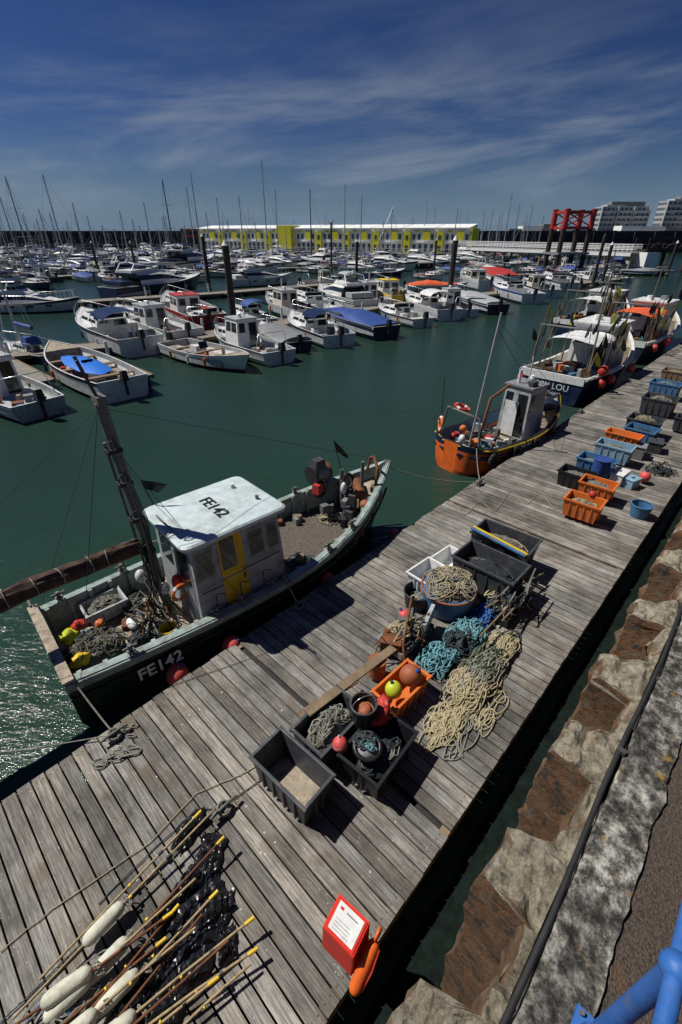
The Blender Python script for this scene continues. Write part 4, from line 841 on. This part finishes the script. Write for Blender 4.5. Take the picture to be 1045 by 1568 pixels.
# ------------------------------------------------------------------ trawlers further up
def trawler(a,b_,B,hullc,stripe,roofc,name,nm=None,flags=True,sd=1):
    rnd=random.Random(sd); mb=MB(); L=(b_-a).length
    H=Hull(mb,L,B,1.15,1.05,1.9,hullc,hullc,stripe,white,cream,tdeck,tr=.93,fm=.45,p=2.3,rake=.8,draft=.4,gw=.12,decks=((0,.55),(.8,-.15)),N=22,rub=(.04,white))
    mb.box((-.015,0,1.0),(.03,B*.9,.26),white)
    h0=L*.42; house(mb,h0,h0+2.3,B*.6,.55,2.6,white,wins=3,v0=.6,v1=.88,rf=.3,roof=white if roofc is not red else roofc,over=.12)
    for x in (.9,h0-.2):
        for sg in (1,-1): mb.cyl((x,sg*B*.34,.9),(x,sg*B*.33,2.2),.03,.03,galv,6)
    rings=[]
    for i in range(11):
        x=1.0+(h0-1.1)*i/10; rings.append([(x,B*.35*math.cos(c),2.12+.20*math.sin(c)-.05*abs(math.sin(i*.94))+.05*rnd.random()) for c in [math.pi*j/8 for j in range(9)]])
    for i in range(10): mb.add(rings[i]+rings[i+1],[(j,j+1,10+j,9+j) for j in range(8)],roofc,True)
    mb.cyl((h0+.3,0,2.6),(h0+.3,0,5.0),.05,.03,galv,8); mb.cyl((h0+.3,-.6,4.2),(h0+.3,.6,4.2),.02,.02,galv,6); mb.cyl((h0+.3,0,4.8),(L,0,1.9),.01,.01,ropeD,4); mb.cyl((h0+.3,0,4.8),(.3,0,2.3),.01,.01,ropeD,4)
    mb.cyl((h0+1,.3,2.65),(h0+1,.3,2.85),.2,.18,white,10); mb.box((h0+1.4,-.3,2.75),(.4,.3,.2),mgrey)
    mb.tube([(.6,-B*.4,1.1),(.6,-B*.38,2.8),(.6,B*.38,2.8),(.6,B*.4,1.1)],.05,galv,8)
    for k in range(44): mb.box((rnd.uniform(.3,h0-.3),rnd.uniform(-B*.36,B*.36),.65+rnd.random()*.6),(rnd.uniform(.12,.45),rnd.uniform(.12,.4),rnd.uniform(.1,.4)),rnd.choice([tubblue,lgrey,orangep,netG,rubber,dgrey,rust,black]),rnd.random()*3)
    for k in range(7): tangle(mb,(.4+k*.45,rnd.uniform(-B*.3,B*.3),.75),.45,.4,.45,220,.016,rnd.choice([netG,netGr,ropeD,ropeB]),seed=sd*10+k)
    if flags:
        for k in range(26):
            x=rnd.uniform(.1,h0+.5); y=rnd.choice([-1,1])*B*.42; z=1.1; hh=rnd.uniform(1.0,2.5); dx,dy=rnd.uniform(-.4,.4),rnd.uniform(-.3,.3)
            mb.cyl((x,y,z),(x+dx,y+dy,z+hh),.013,.01,bamboo if k%2 else darkm,5)
            c=rnd.choice([black,black,black,black,netGr,netD,lime])
            p=Vector((x+dx,y+dy,z+hh)); w=rnd.uniform(.15,.32); aa=rnd.random()*6
            e=Vector((math.cos(aa)*w,math.sin(aa)*w,-.12)); mb.add([p,p-Vector((0,0,.4)),p+e*.5-Vector((0,0,.5)),p+e-Vector((0,0,.42)),p+e*.7-Vector((0,0,.2))],[(0,1,2,3,4)],c)
    for k in range(4): 
        x=rnd.uniform(.3,L*.6); mb.sph((x,-B*.5-.12,.8),(.17,.17,.2),pink if k%2 else red)
    d=b_-a; o=mb.finish(name,a,math.atan2(d.y,d.x))
    if nm:
        text(nm,.34,(-.045,0,.66),(math.radians(90),0,-math.pi/2),white,o,'transom_name',.004); text('SHOREHAM',.2,(-.045,0,.38),(math.radians(90),0,-math.pi/2),white,o,'port_name',.004)
    return o
lib=trawler(W(19.3,-6.55),W(27.5,-6.2),2.9,navy,dkblue,white,'trawler','LIBBY LOU',sd=3)
trawler(W(28.6,-6.8),W(38,-6.4),3.1,dkblue,white,orangec,'trawler',None,sd=5)
trawler(W(33.0,-10.6),W(41,-10.0),3,navy,white,white,'trawler',None,sd=8)
ball(924,568,1.3,.2,red,'hull_fender'); ball(918,575,.9,.2,pink,'hull_fender')
# ------------------------------------------------------------------ marina boats
place('wheel',(68,640),(-40,592),lgrey,white,white,1)
o=place('open',(196,612),(88,556),white,white,navy,2); L=o.dimensions.x
mb=MB(); mound(mb,(L*.47,0,.72),L*.26,.72,.2,sky_blue,seed=2); mb.finish('tarpaulin',(0,0,0),0,parent=o)
place('sail',(80,557),(14,538),navy,white,blue,3,mh=5)
place('cuddy',(222,545),(135,505),white,white,navy,4)
place('open',(268,540),(385,572),white,navy,white,5,name='day_boat')
place('wheel',(430,558),(335,524),white,white,mgrey,6)
place('wheel',(290,528),(200,498),white,lgrey,white,7)
place('cover',(225,512),(185,488),white,white,mgrey,71)
place('wheel',(322,507),(262,476),red,white,red,8); place('cuddy',(360,508),(290,492),white,white,navy,81)
place('cover',(458,540),(402,512),navy,white,mgrey,9); place('cuddy',(520,532),(448,500),white,white,navy,10)
place('cover',(592,520),(498,490),navy,white,blue,11); place('cuddy',(408,503),(362,484),blue,white,blue,12)
place('wheel',(472,492),(412,470),white,lgrey,white,13); place('cuddy',(508,488),(455,466),white,white,navy,14)
place('cruiser',(560,478),(490,458),white,white,lgrey,15); place('wheel',(583,474),(548,456),white,white,lime,16)
place('wheel',(618,470),(575,450),yellow,lgrey,yellow,17); place('cover',(622,446),(716,446),white,orange,orangec,18,name='covered_lifeboat')
place('cuddy',(648,502),(580,482),white,white,navy,19); place('cuddy',(688,492),(622,468),white,navy,white,20)
place('wheel',(715,487),(665,469),white,white,navy,21); place('cover',(762,482),(695,462),navy,white,lgrey,22)
place('cuddy',(815,466),(755,448),white,navy,blue,23); place('wheel',(842,457),(800,443),white,white,navy,24)
place('cuddy',(872,447),(832,434),white,red,navy,25); place('wheel',(925,437),(880,431),white,white,navy,26); place('cuddy',(910,430),(860,424),white,white,blue,27)
place('wheel',(750,446),(710,431),white,white,white,28); place('cover',(775,440),(742,426),white,white,red,29); place('cuddy',(960,433),(920,427),white,white,navy,30)
place('cruiser',(-15,478),(128,476),white,white,navy,31); place('cruiser',(168,462),(312,444),navy,navy,navy,32)
place('cruiser',(352,440),(448,434),white,navy,white,33); place('cruiser',(160,425),(255,420),white,white,navy,34); place('cruiser',(30,425),(105,420),white,white,blue,35)
place('wheel',(462,440),(535,436),white,white,white,36); place('cruiser',(255,420),(330,410),white,white,navy,37); place('sail',(560,428),(620,422),navy,white,navy,38,mh=9)
place('cruiser',(560,412),(640,416),white,navy,navy,39); place('cuddy',(640,425),(680,430),white,white,red,40)
yp=[(62,442,270),(108,420,267),(86,412,320),(137,412,310),(170,403,345),(200,402,322),(238,405,310),(272,414,275),(312,407,265),(302,401,285),(343,399,302),(376,405,300),(412,404,245),(428,400,290),(478,404,290),(528,401,282),(552,407,300),(585,398,340),(646,396,305),(692,399,318),(733,392,325),(745,390,322),(757,388,330),(769,391,295),(783,389,310),(803,386,315),(822,386,330),(20,408,330),(5,415,345),(185,396,350),(290,395,345),(250,394,352),(395,394,340),(440,394,348),(510,394,335),
 (98,405,325),(118,400,338),(150,398,330),(215,398,335),(40,425,300),(75,400,335),(325,398,325),(262,398,330),(225,404,345),(355,396,335)]
for i,(px,py,ty) in enumerate(yp):
    g=G(px,py); h=ZT(g.y,ty); L=max(7,min(12,h*.75)); a=random.Random(i).choice([.15,math.pi+.1,2.4,-.7])
    mb=boat('sail',L,white if i%3 else navy,white,random.choice([navy,blue,navy]),i); mast(mb,L*.58,h,darkm if i in(7,14) else alum,.06+.0007*g.y,L,B=L*.3)
    st=g-Vector((math.cos(a),math.sin(a),0))*L*.58; mb.finish('sailing_yacht',st,a)
for k in range(44):
    px=U(0,850); py=U(384,396); ty=U(318,352); g=G(px,py); h=ZT(g.y,ty); L=9; mb=boat('sail',L,white,white,navy,k); mast(mb,L*.58,h,alum,.09,L,B=2.7); mb.finish('sailing_yacht',g,random.choice([.1,math.pi,2.4]))
protos=[(boat(k,l,a,b,c,i).finish('boat_mesh_%d'%i,mesh_only=True),k) for i,(k,l,a,b,c) in enumerate([('cruiser',10,white,white,navy),('cruiser',9,white,navy,blue),('cuddy',7,white,white,blue),('wheel',7,white,white,navy),('cover',6.5,white,white,blue),('cruiser',11,navy,white,white),('wheel',7.5,navy,white,red),('cuddy',6.5,white,white,red),('cover',7,lgrey,white,navy),('cuddy',7.5,lgrey,white,navy),('cover',7,navy,white,mgrey),('cruiser',8.5,white,white,mgrey)])]
rnd=random.Random(21)
for py in (384,387,390,394,398,403,409,416,424,433):
    px=rnd.uniform(-40,0)
    end=720 if py<412 else (620 if py<420 else 400 if py<430 else 330)
    while px<end:
        me,k=rnd.choice(protos); g=G(px,py+rnd.uniform(-1,1)); a=rnd.choice([0.1,math.pi+.1,2.35,-.75,2.35,-.75])
        put(me,NM[k],g,a+rnd.uniform(-.1,.1))
        px+= (23 if py<392 else 27 if py<400 else 34 if py<410 else 50)*rnd.uniform(.7,1.3)
for py in (392,398,404,410,416,422):
    px=715
    while px<950:
        if rnd.random()<.75:
            me,k=rnd.choice(protos[2:5]+protos[6:11]); put(me,NM[k],G(px,py+4),rnd.choice([2.35,-.75,.1]))
        px+=rnd.uniform(20,45)
def walk(p,q,w=1.8,piles_=True,name='floating_walkway'):
    a=G(*p);b=G(*q); d=b-a; L=d.length; mb=MB(); mb.box((L/2,0,.4),(L,w,.12),floatdeck); 
    n=int(L/2.4)+1
    for i in range(n): mb.box((L*(i+.5)/n,0,.15),(L/n*.75,w*.9,.38),dgrey); 
    for sg in (1,-1): mb.box((L/2,sg*(w/2+.042),.38),(L,.08,.2),wood)
    for i in range(0,n,3): mb.cyl((L*(i+.5)/n,w*.4,.46),(L*(i+.5)/n,w*.4,1.3),.08,.08,white,8)
    mb.finish(name,a,math.atan2(d.y,d.x))
walk((-30,560),(300,527)); walk((300,527),(620,470)); walk((620,470),(760,455)); walk((150,560),(222,592),.9); walk((0,560),(70,600),.9); walk((-30,480),(340,455),2); walk((340,455),(600,432),2); walk((-20,432),(500,412),2.2); walk((240,535),(290,552),.8); walk((760,455),(960,430),1.6); walk((720,428),(930,420),1.6); walk((395,515),(440,535),.8); walk((540,488),(600,510),.8)
for (px,py,ty,r) in ((360,505,376,.24),(322,448,362,.2),(546,430,370,.2),(686,474,368,.24),(508,415,340,.16),(152,420,372,.2),(905,445,362,.18),(920,440,375,.2),(478,400,352,.2),(1020,425,372,.2),(210,420,372,.18),(664,420,368,.16)):
    g=G(px,py); h=ZT(g.y,ty); mb=MB(); mb.cyl((0,0,-1),(0,0,h),r,r,piles,14); mb.cyl((0,0,h),(0,0,h+.35),r*1.05,.02,rubber if px%2 else white,14); mb.torus((0,0,.5),r+.12,.06,galv,seg=16,ss=6); mb.cyl((0,0,-.2),(0,0,.8),r*1.02,r*1.02,netGr,14,False); mb.finish('mooring_pile',g)
# ------------------------------------------------------------------ breakwater, building, pier
mb=MB(); mb.box((-90,186,3.0),(420,6,6.0),dconc); mb.box((-90,180.9,1.2),(420,4,2.4),dconc); mb.box((-90,184,6.16),(420,1.5,.3),dconc)
for i in range(60): mb.box((-298+i*7,182.7,3.6),(.3,.5,4.7),dconc)
mb.finish('breakwater_wall')
def terrace():
    a=Vector((-45,166,0)); b=Vector((31,127,0)); d=b-a; L=d.length; mb=MB(); z0=1.3
    n=10; w=L/n
    mb.box((L/2,3.5,z0/2-.2),(L+6,12,z0+.4),concrete)
    for i in range(n):
        x=i*w; hgt=6.1
        bl=[(x+.2,0,z0),(x+w-.2,0,z0),(x+w-.2,7,z0),(x+.2,7,z0)]; tl=[(x+.2,0,z0+hgt-.7),(x+w-.2,0,z0+hgt-.7),(x+w-.2,7,z0+hgt),(x+.2,7,z0+hgt)]
        mb.frus(bl,tl,bwhite); 
        mb.add([(x+.02,-.4,z0+hgt-.72),(x+w-.3,-.4,z0+hgt-.72),(x+w-.3,7.3,z0+hgt+.1),(x+.02,7.3,z0+hgt+.1),(x+.02,-.4,z0+hgt-.52),(x+w-.3,-.4,z0+hgt-.52),(x+w-.3,7.3,z0+hgt+.3),(x+.02,7.3,z0+hgt+.3)],[(0,3,2,1),(4,5,6,7),(0,1,5,4),(1,2,6,5),(2,3,7,6),(3,0,4,7)],bwhite)
        mb.box((x+w*.14,-.3,z0+2.4),(w*.20,.6,4.5),byellow); mb.box((x+w*.72,-.15,z0+3.9),(w*.2,.3,1.9),byellow); mb.box((x+w*.42,-.15,z0+4.8),(w*.12,.28,.5),byellow)
        for k in (.34,.5,.90):
            mb.box((x+w*k,-.03,z0+3.6),(w*.08,.06,1.2),bglass); 
        for k in (.36,.54,.72,.9):
            mb.box((x+w*k,-.03,z0+1.2),(w*.09,.06,1.7),bglass)
        mb.box((x+w*.14,-.62,z0+3.5),(w*.08,.04,1.0),bglass); mb.box((x+w*.14,-.62,z0+1.1),(w*.1,.04,1.4),bglass)
        mb.box((x+w*.6,-.3,z0+2.45),(w*.6,.6,.12),bwhite)
    mb.box((L+.2,3.5,z0+2.7),(.3,7.4,5.4),byellow); mb.box((L*.39,1,z0+3.1),(4.5,5,6.3),byellow)
    for i in range(60): mb.cyl((i*L/60,-2.2,z0),(i*L/60,-2.2,z0+1.1),.04,.04,bwhite,4)
    mb.box((L/2,-2.2,z0+1.1),(L,.08,.08),bwhite); mb.box((L/2,-2.2,z0+.6),(L,.05,.05),bwhite)
    mb.finish('terraced_quayside_building',a,math.atan2(d.y,d.x))
terrace()
def pier():
    a=Vector((29.5,125,0)); b=Vector((52,91,0)); d=b-a; L=d.length; mb=MB(); z=3.0
    mb.box((L/2,-1,z-.15),(L,3,.3),concrete); n=9
    for i in range(n+1):
        x=L*i/n
        for y in (-2.2,.3): mb.cyl((x,y,-1),(x,y,z-.2),.22,.22,sandst,8)
        if i<n:
            mb.tube([(x+L/n*k/8,-2.2,1.6+1.1*math.sin(math.pi*k/8)) for k in range(9)],.16,sandst,6)
            mb.box((x+L/n/2,-2.62,z-.35),(L/n-.01,.15,.5),bwhite)
    for i in range(50):
        for y in (-2.4,.4): mb.cyl((L*i/49,y,z),(L*i/49,y,z+1.15),.04,.04,bwhite,4)
    for y in (-2.4,.4):
        for h in (.35,.6,.85,1.15): mb.box((L/2,y,z+h),(L,.06,.07),bwhite)
    mb.finish('pier_walkway',a,math.atan2(d.y,d.x))
    a=Vector((52,91,0)); b=Vector((92,98,0)); d=b-a; L=d.length; mb=MB()
    mb.box((1.2,0,1.4),(2.4,4,3.2),bwhite); mb.box((L/2,0,3.25),(L,3,.3),piles)
    for y in (-1.65,1.65):
        for h in (3.5,5.0): mb.box((L/2,y,h),(L,.2,.25),piles)
        for i in range(14):
            x=L*i/14; x2=L*(i+1)/14; mb.cyl((x,y,3.3),(x,y,5),.09,.09,piles,5); mb.cyl((x,y,3.3 if i%2 else 5),(x2,y,5 if i%2 else 3.3),.08,.08,piles,5)
    for i in range(6):
        for y in (-1.3,1.3): mb.cyl((4+i*7,y,-1),(4+i*7,y,3.1),.35,.35,piles,8)
    mb.finish('truss_footbridge',a,math.atan2(d.y,d.x))
pier()
def link_tower():
    g=G(860,421); mb=MB(); w=2.35; h=ZT(g.y,322)
    for x,y in ((-w,-1.2),(w,-1.2),(-w,1.6),(w,1.6)):
        mb.cyl((x,y,-1),(x,y,h*.72),.38,.38,piles,14); mb.cyl((x,y,h*.72),(x,y,h),.42,.42,tower,14); mb.cyl((x,y,h),(x,y,h+.15),.46,.46,tower,14)
    for y in (-1.2,1.6):
        for z in (h*.74,h-.25): mb.box((0,y,z),(2*w,.25,.38),tower)
        mb.cyl((-w,y,h*.76),(w,y,h-.3),.1,.1,tower,6); mb.cyl((-w,y,h-.3),(w,y,h*.76),.1,.1,tower,6)
    for x in (-w,w):
        mb.box((x,.2,h-.25),(.28,2.8,.36),tower); mb.box((x,.2,h*.74),(.28,2.8,.34),tower)
    mb.box((0,.2,3.1),(2*w+1,4,.3),mgrey); mb.finish('linkspan_tower',g,.25)
link_tower()
g=G(296,392); h=ZT(g.y,350); mb=MB()
for x in(-2.2,2.2): mb.cyl((x,0,-1),(x,0,h),.4,.4,piles,10)
mb.box((0,0,h-.3),(4.8,.4,.5),tower); mb.box((0,0,h-1.8),(4.8,.42,.4),tower); mb.finish('linkspan_tower',g)
def hotel(x0,x1,y,h,dep,name,cols,rows,rot=0,setback=.55):
    mb=MB(); w=x1-x0; mb.box((w/2,dep/2,h/2),(w,dep,h),bgrey)
    for r in range(rows):
        z=h*(r+.5)/rows
        for c in range(cols):
            if (c*7+r*3)%11!=0: mb.box((w*(c+.5)/cols,-.1,z),(w/cols*.6,.25,h/rows*.42),bglass)
        mb.box((w/2,-.45,z-h/rows*.36),(w,.9,.3),bgrey)
        for c in range(6): mb.box((-.1,dep*(c+.5)/6,z),(.25,dep/6*.55,h/rows*.42),bglass)
    for k in range(4): mb.box((w*(k+.0)/3.0 if k<3 else w,-.3,h/2),(.6,1.2,h),bgrey)
    mb.box((w*setback,dep/2,h+1.3),(w*.7,dep*.6,2.6),mgrey); mb.box((w*.3,dep/2,h+.5),(w*.4,dep*.8,1),bgrey); mb.finish(name,(x0,y,0),rot)
Y=350
hotel(.480*Y,.568*Y,Y,ZT(Y,316),10,'hotel_block',11,7,0); hotel(.597*Y,.72*Y,Y,ZT(Y,307),10,'apartment_block',14,8,0)
hotel(.75*Y,.9*Y,Y+30,16,20,'apartment_block',16,5)
mb=MB()
rnd=random.Random(4); x=60
mb.box((240,335,1.5),(360,20,3),concrete)
for i in range(40):
    w=rnd.uniform(6,16); hh=rnd.uniform(4.5,8.5); mb.box((x+w/2,338+rnd.uniform(0,5),hh/2+2.9),(w,10,hh-2),rnd.choice([bgrey,bwhite,mgrey,concrete])); 
    x+=w+rnd.uniform(.2,3)
mb.finish('distant_waterfront')
# ------------------------------------------------------------------ light
el=math.radians(56)
sunv=Vector((-.965*math.cos(el),.262*math.cos(el),math.sin(el))).normalized()
sl=bpy.data.lights.new('sun','SUN'); sl.energy=5.0; sl.angle=math.radians(.5); sl.color=(1,.955,.88)
so=bpy.data.objects.new('sun',sl); COL.objects.link(so); so.rotation_euler=sunv.to_track_quat('Z','Y').to_euler()
w=bpy.data.worlds.new('World'); scene.world=w; w.use_nodes=True; N=w.node_tree.nodes; L=w.node_tree.links
bg=N['Background']; sk=N.new('ShaderNodeTexSky'); sk.sky_type='NISHITA'; sk.sun_disc=False; sk.sun_elevation=math.asin(sunv.z); sk.sun_rotation=math.atan2(sunv.x,sunv.y); sk.air_density=1.0; sk.dust_density=.3; sk.ozone_density=2.5
def vscale(src,k):
    v=N.new('ShaderNodeVectorMath'); v.operation='SCALE'; v.inputs['Scale'].default_value=k; L.new(src,v.inputs[0]); return v.outputs[0]
hs=N.new('ShaderNodeMix'); hs.data_type='RGBA'; hs.blend_type='MULTIPLY'; hs.inputs['Factor'].default_value=1; hs.inputs[7].default_value=(.67,.76,1.0,1); L.new(sk.outputs[0],hs.inputs[6])
ga=N.new('ShaderNodeGamma'); ga.inputs[1].default_value=1.5; L.new(vscale(hs.outputs[2],.06),ga.inputs[0])
skyc=vscale(ga.outputs[0],.95/.06)
tc=N.new('ShaderNodeTexCoord'); sx=N.new('ShaderNodeSeparateXYZ'); L.new(tc.outputs['Generated'],sx.inputs[0])
cb=N.new('ShaderNodeCombineXYZ'); L.new(sx.outputs['X'],cb.inputs[0]); L.new(sx.outputs['Y'],cb.inputs[1])
zz=N.new('ShaderNodeMath'); zz.operation='MULTIPLY'; zz.inputs[1].default_value=4.5; L.new(sx.outputs['Z'],zz.inputs[0])
xx=N.new('ShaderNodeMath'); xx.operation='MULTIPLY_ADD'; xx.inputs[1].default_value=-.45; L.new(sx.outputs['X'],xx.inputs[0]); L.new(zz.outputs[0],xx.inputs[2]); L.new(xx.outputs[0],cb.inputs[2])
mp=N.new('ShaderNodeMapping'); mp.inputs['Scale'].default_value=(1.5,1.5,2.0); mp.inputs['Location'].default_value=(.9,.2,.25); L.new(cb.outputs[0],mp.inputs[0])
cn=N.new('ShaderNodeTexNoise'); cn.inputs['Scale'].default_value=1.6; cn.inputs['Detail'].default_value=11; cn.inputs['Roughness'].default_value=.58; cn.inputs['Distortion'].default_value=.35; L.new(mp.outputs[0],cn.inputs['Vector'])
cr=N.new('ShaderNodeMapRange'); cr.interpolation_type='SMOOTHSTEP'; cr.inputs[1].default_value=.42; cr.inputs[2].default_value=.76; L.new(cn.outputs['Fac'],cr.inputs[0])
z1=N.new('ShaderNodeMapRange'); z1.interpolation_type='SMOOTHSTEP'; z1.inputs[1].default_value=.27; z1.inputs[2].default_value=.13; z1.inputs[3].default_value=.15; z1.inputs[4].default_value=.85; L.new(sx.outputs['Z'],z1.inputs[0])
mu=N.new('ShaderNodeMath'); mu.operation='MULTIPLY'; L.new(cr.outputs[0],mu.inputs[0]); L.new(z1.outputs[0],mu.inputs[1])
cm=N.new('ShaderNodeMix'); cm.data_type='RGBA'; L.new(mu.outputs[0],cm.inputs['Factor']); L.new(skyc,cm.inputs[6]); cm.inputs[7].default_value=(4.0,4.7,5.8,1)
# thin cool sea haze near the horizon
hz=N.new('ShaderNodeMapRange'); hz.interpolation_type='SMOOTHSTEP'; hz.inputs[1].default_value=.13; hz.inputs[2].default_value=-.02; hz.inputs[3].default_value=0; hz.inputs[4].default_value=.85; L.new(sx.outputs['Z'],hz.inputs[0])
hm=N.new('ShaderNodeMix'); hm.data_type='RGBA'; L.new(hz.outputs[0],hm.inputs['Factor']); L.new(cm.outputs[2],hm.inputs[6]); hm.inputs[7].default_value=(2.4,3.7,5.4,1)
L.new(hm.outputs[2],bg.inputs['Color']); bg.inputs['Strength'].default_value=.06
# ------------------------------------------------------------------ camera
cd=bpy.data.cameras.new('camera'); cd.sensor_fit='VERTICAL'; cd.sensor_height=36; cd.sensor_width=24; cd.lens=694/1568*36; cd.clip_start=.05; cd.clip_end=9000
co=bpy.data.objects.new('camera',cd); COL.objects.link(co); co.location=(0,0,CAMZ); co.rotation_euler=(math.pi/2-PITCH,0,0); scene.camera=co
scene.view_settings.view_transform='Standard'; scene.view_settings.look='None'; scene.view_settings.exposure=0
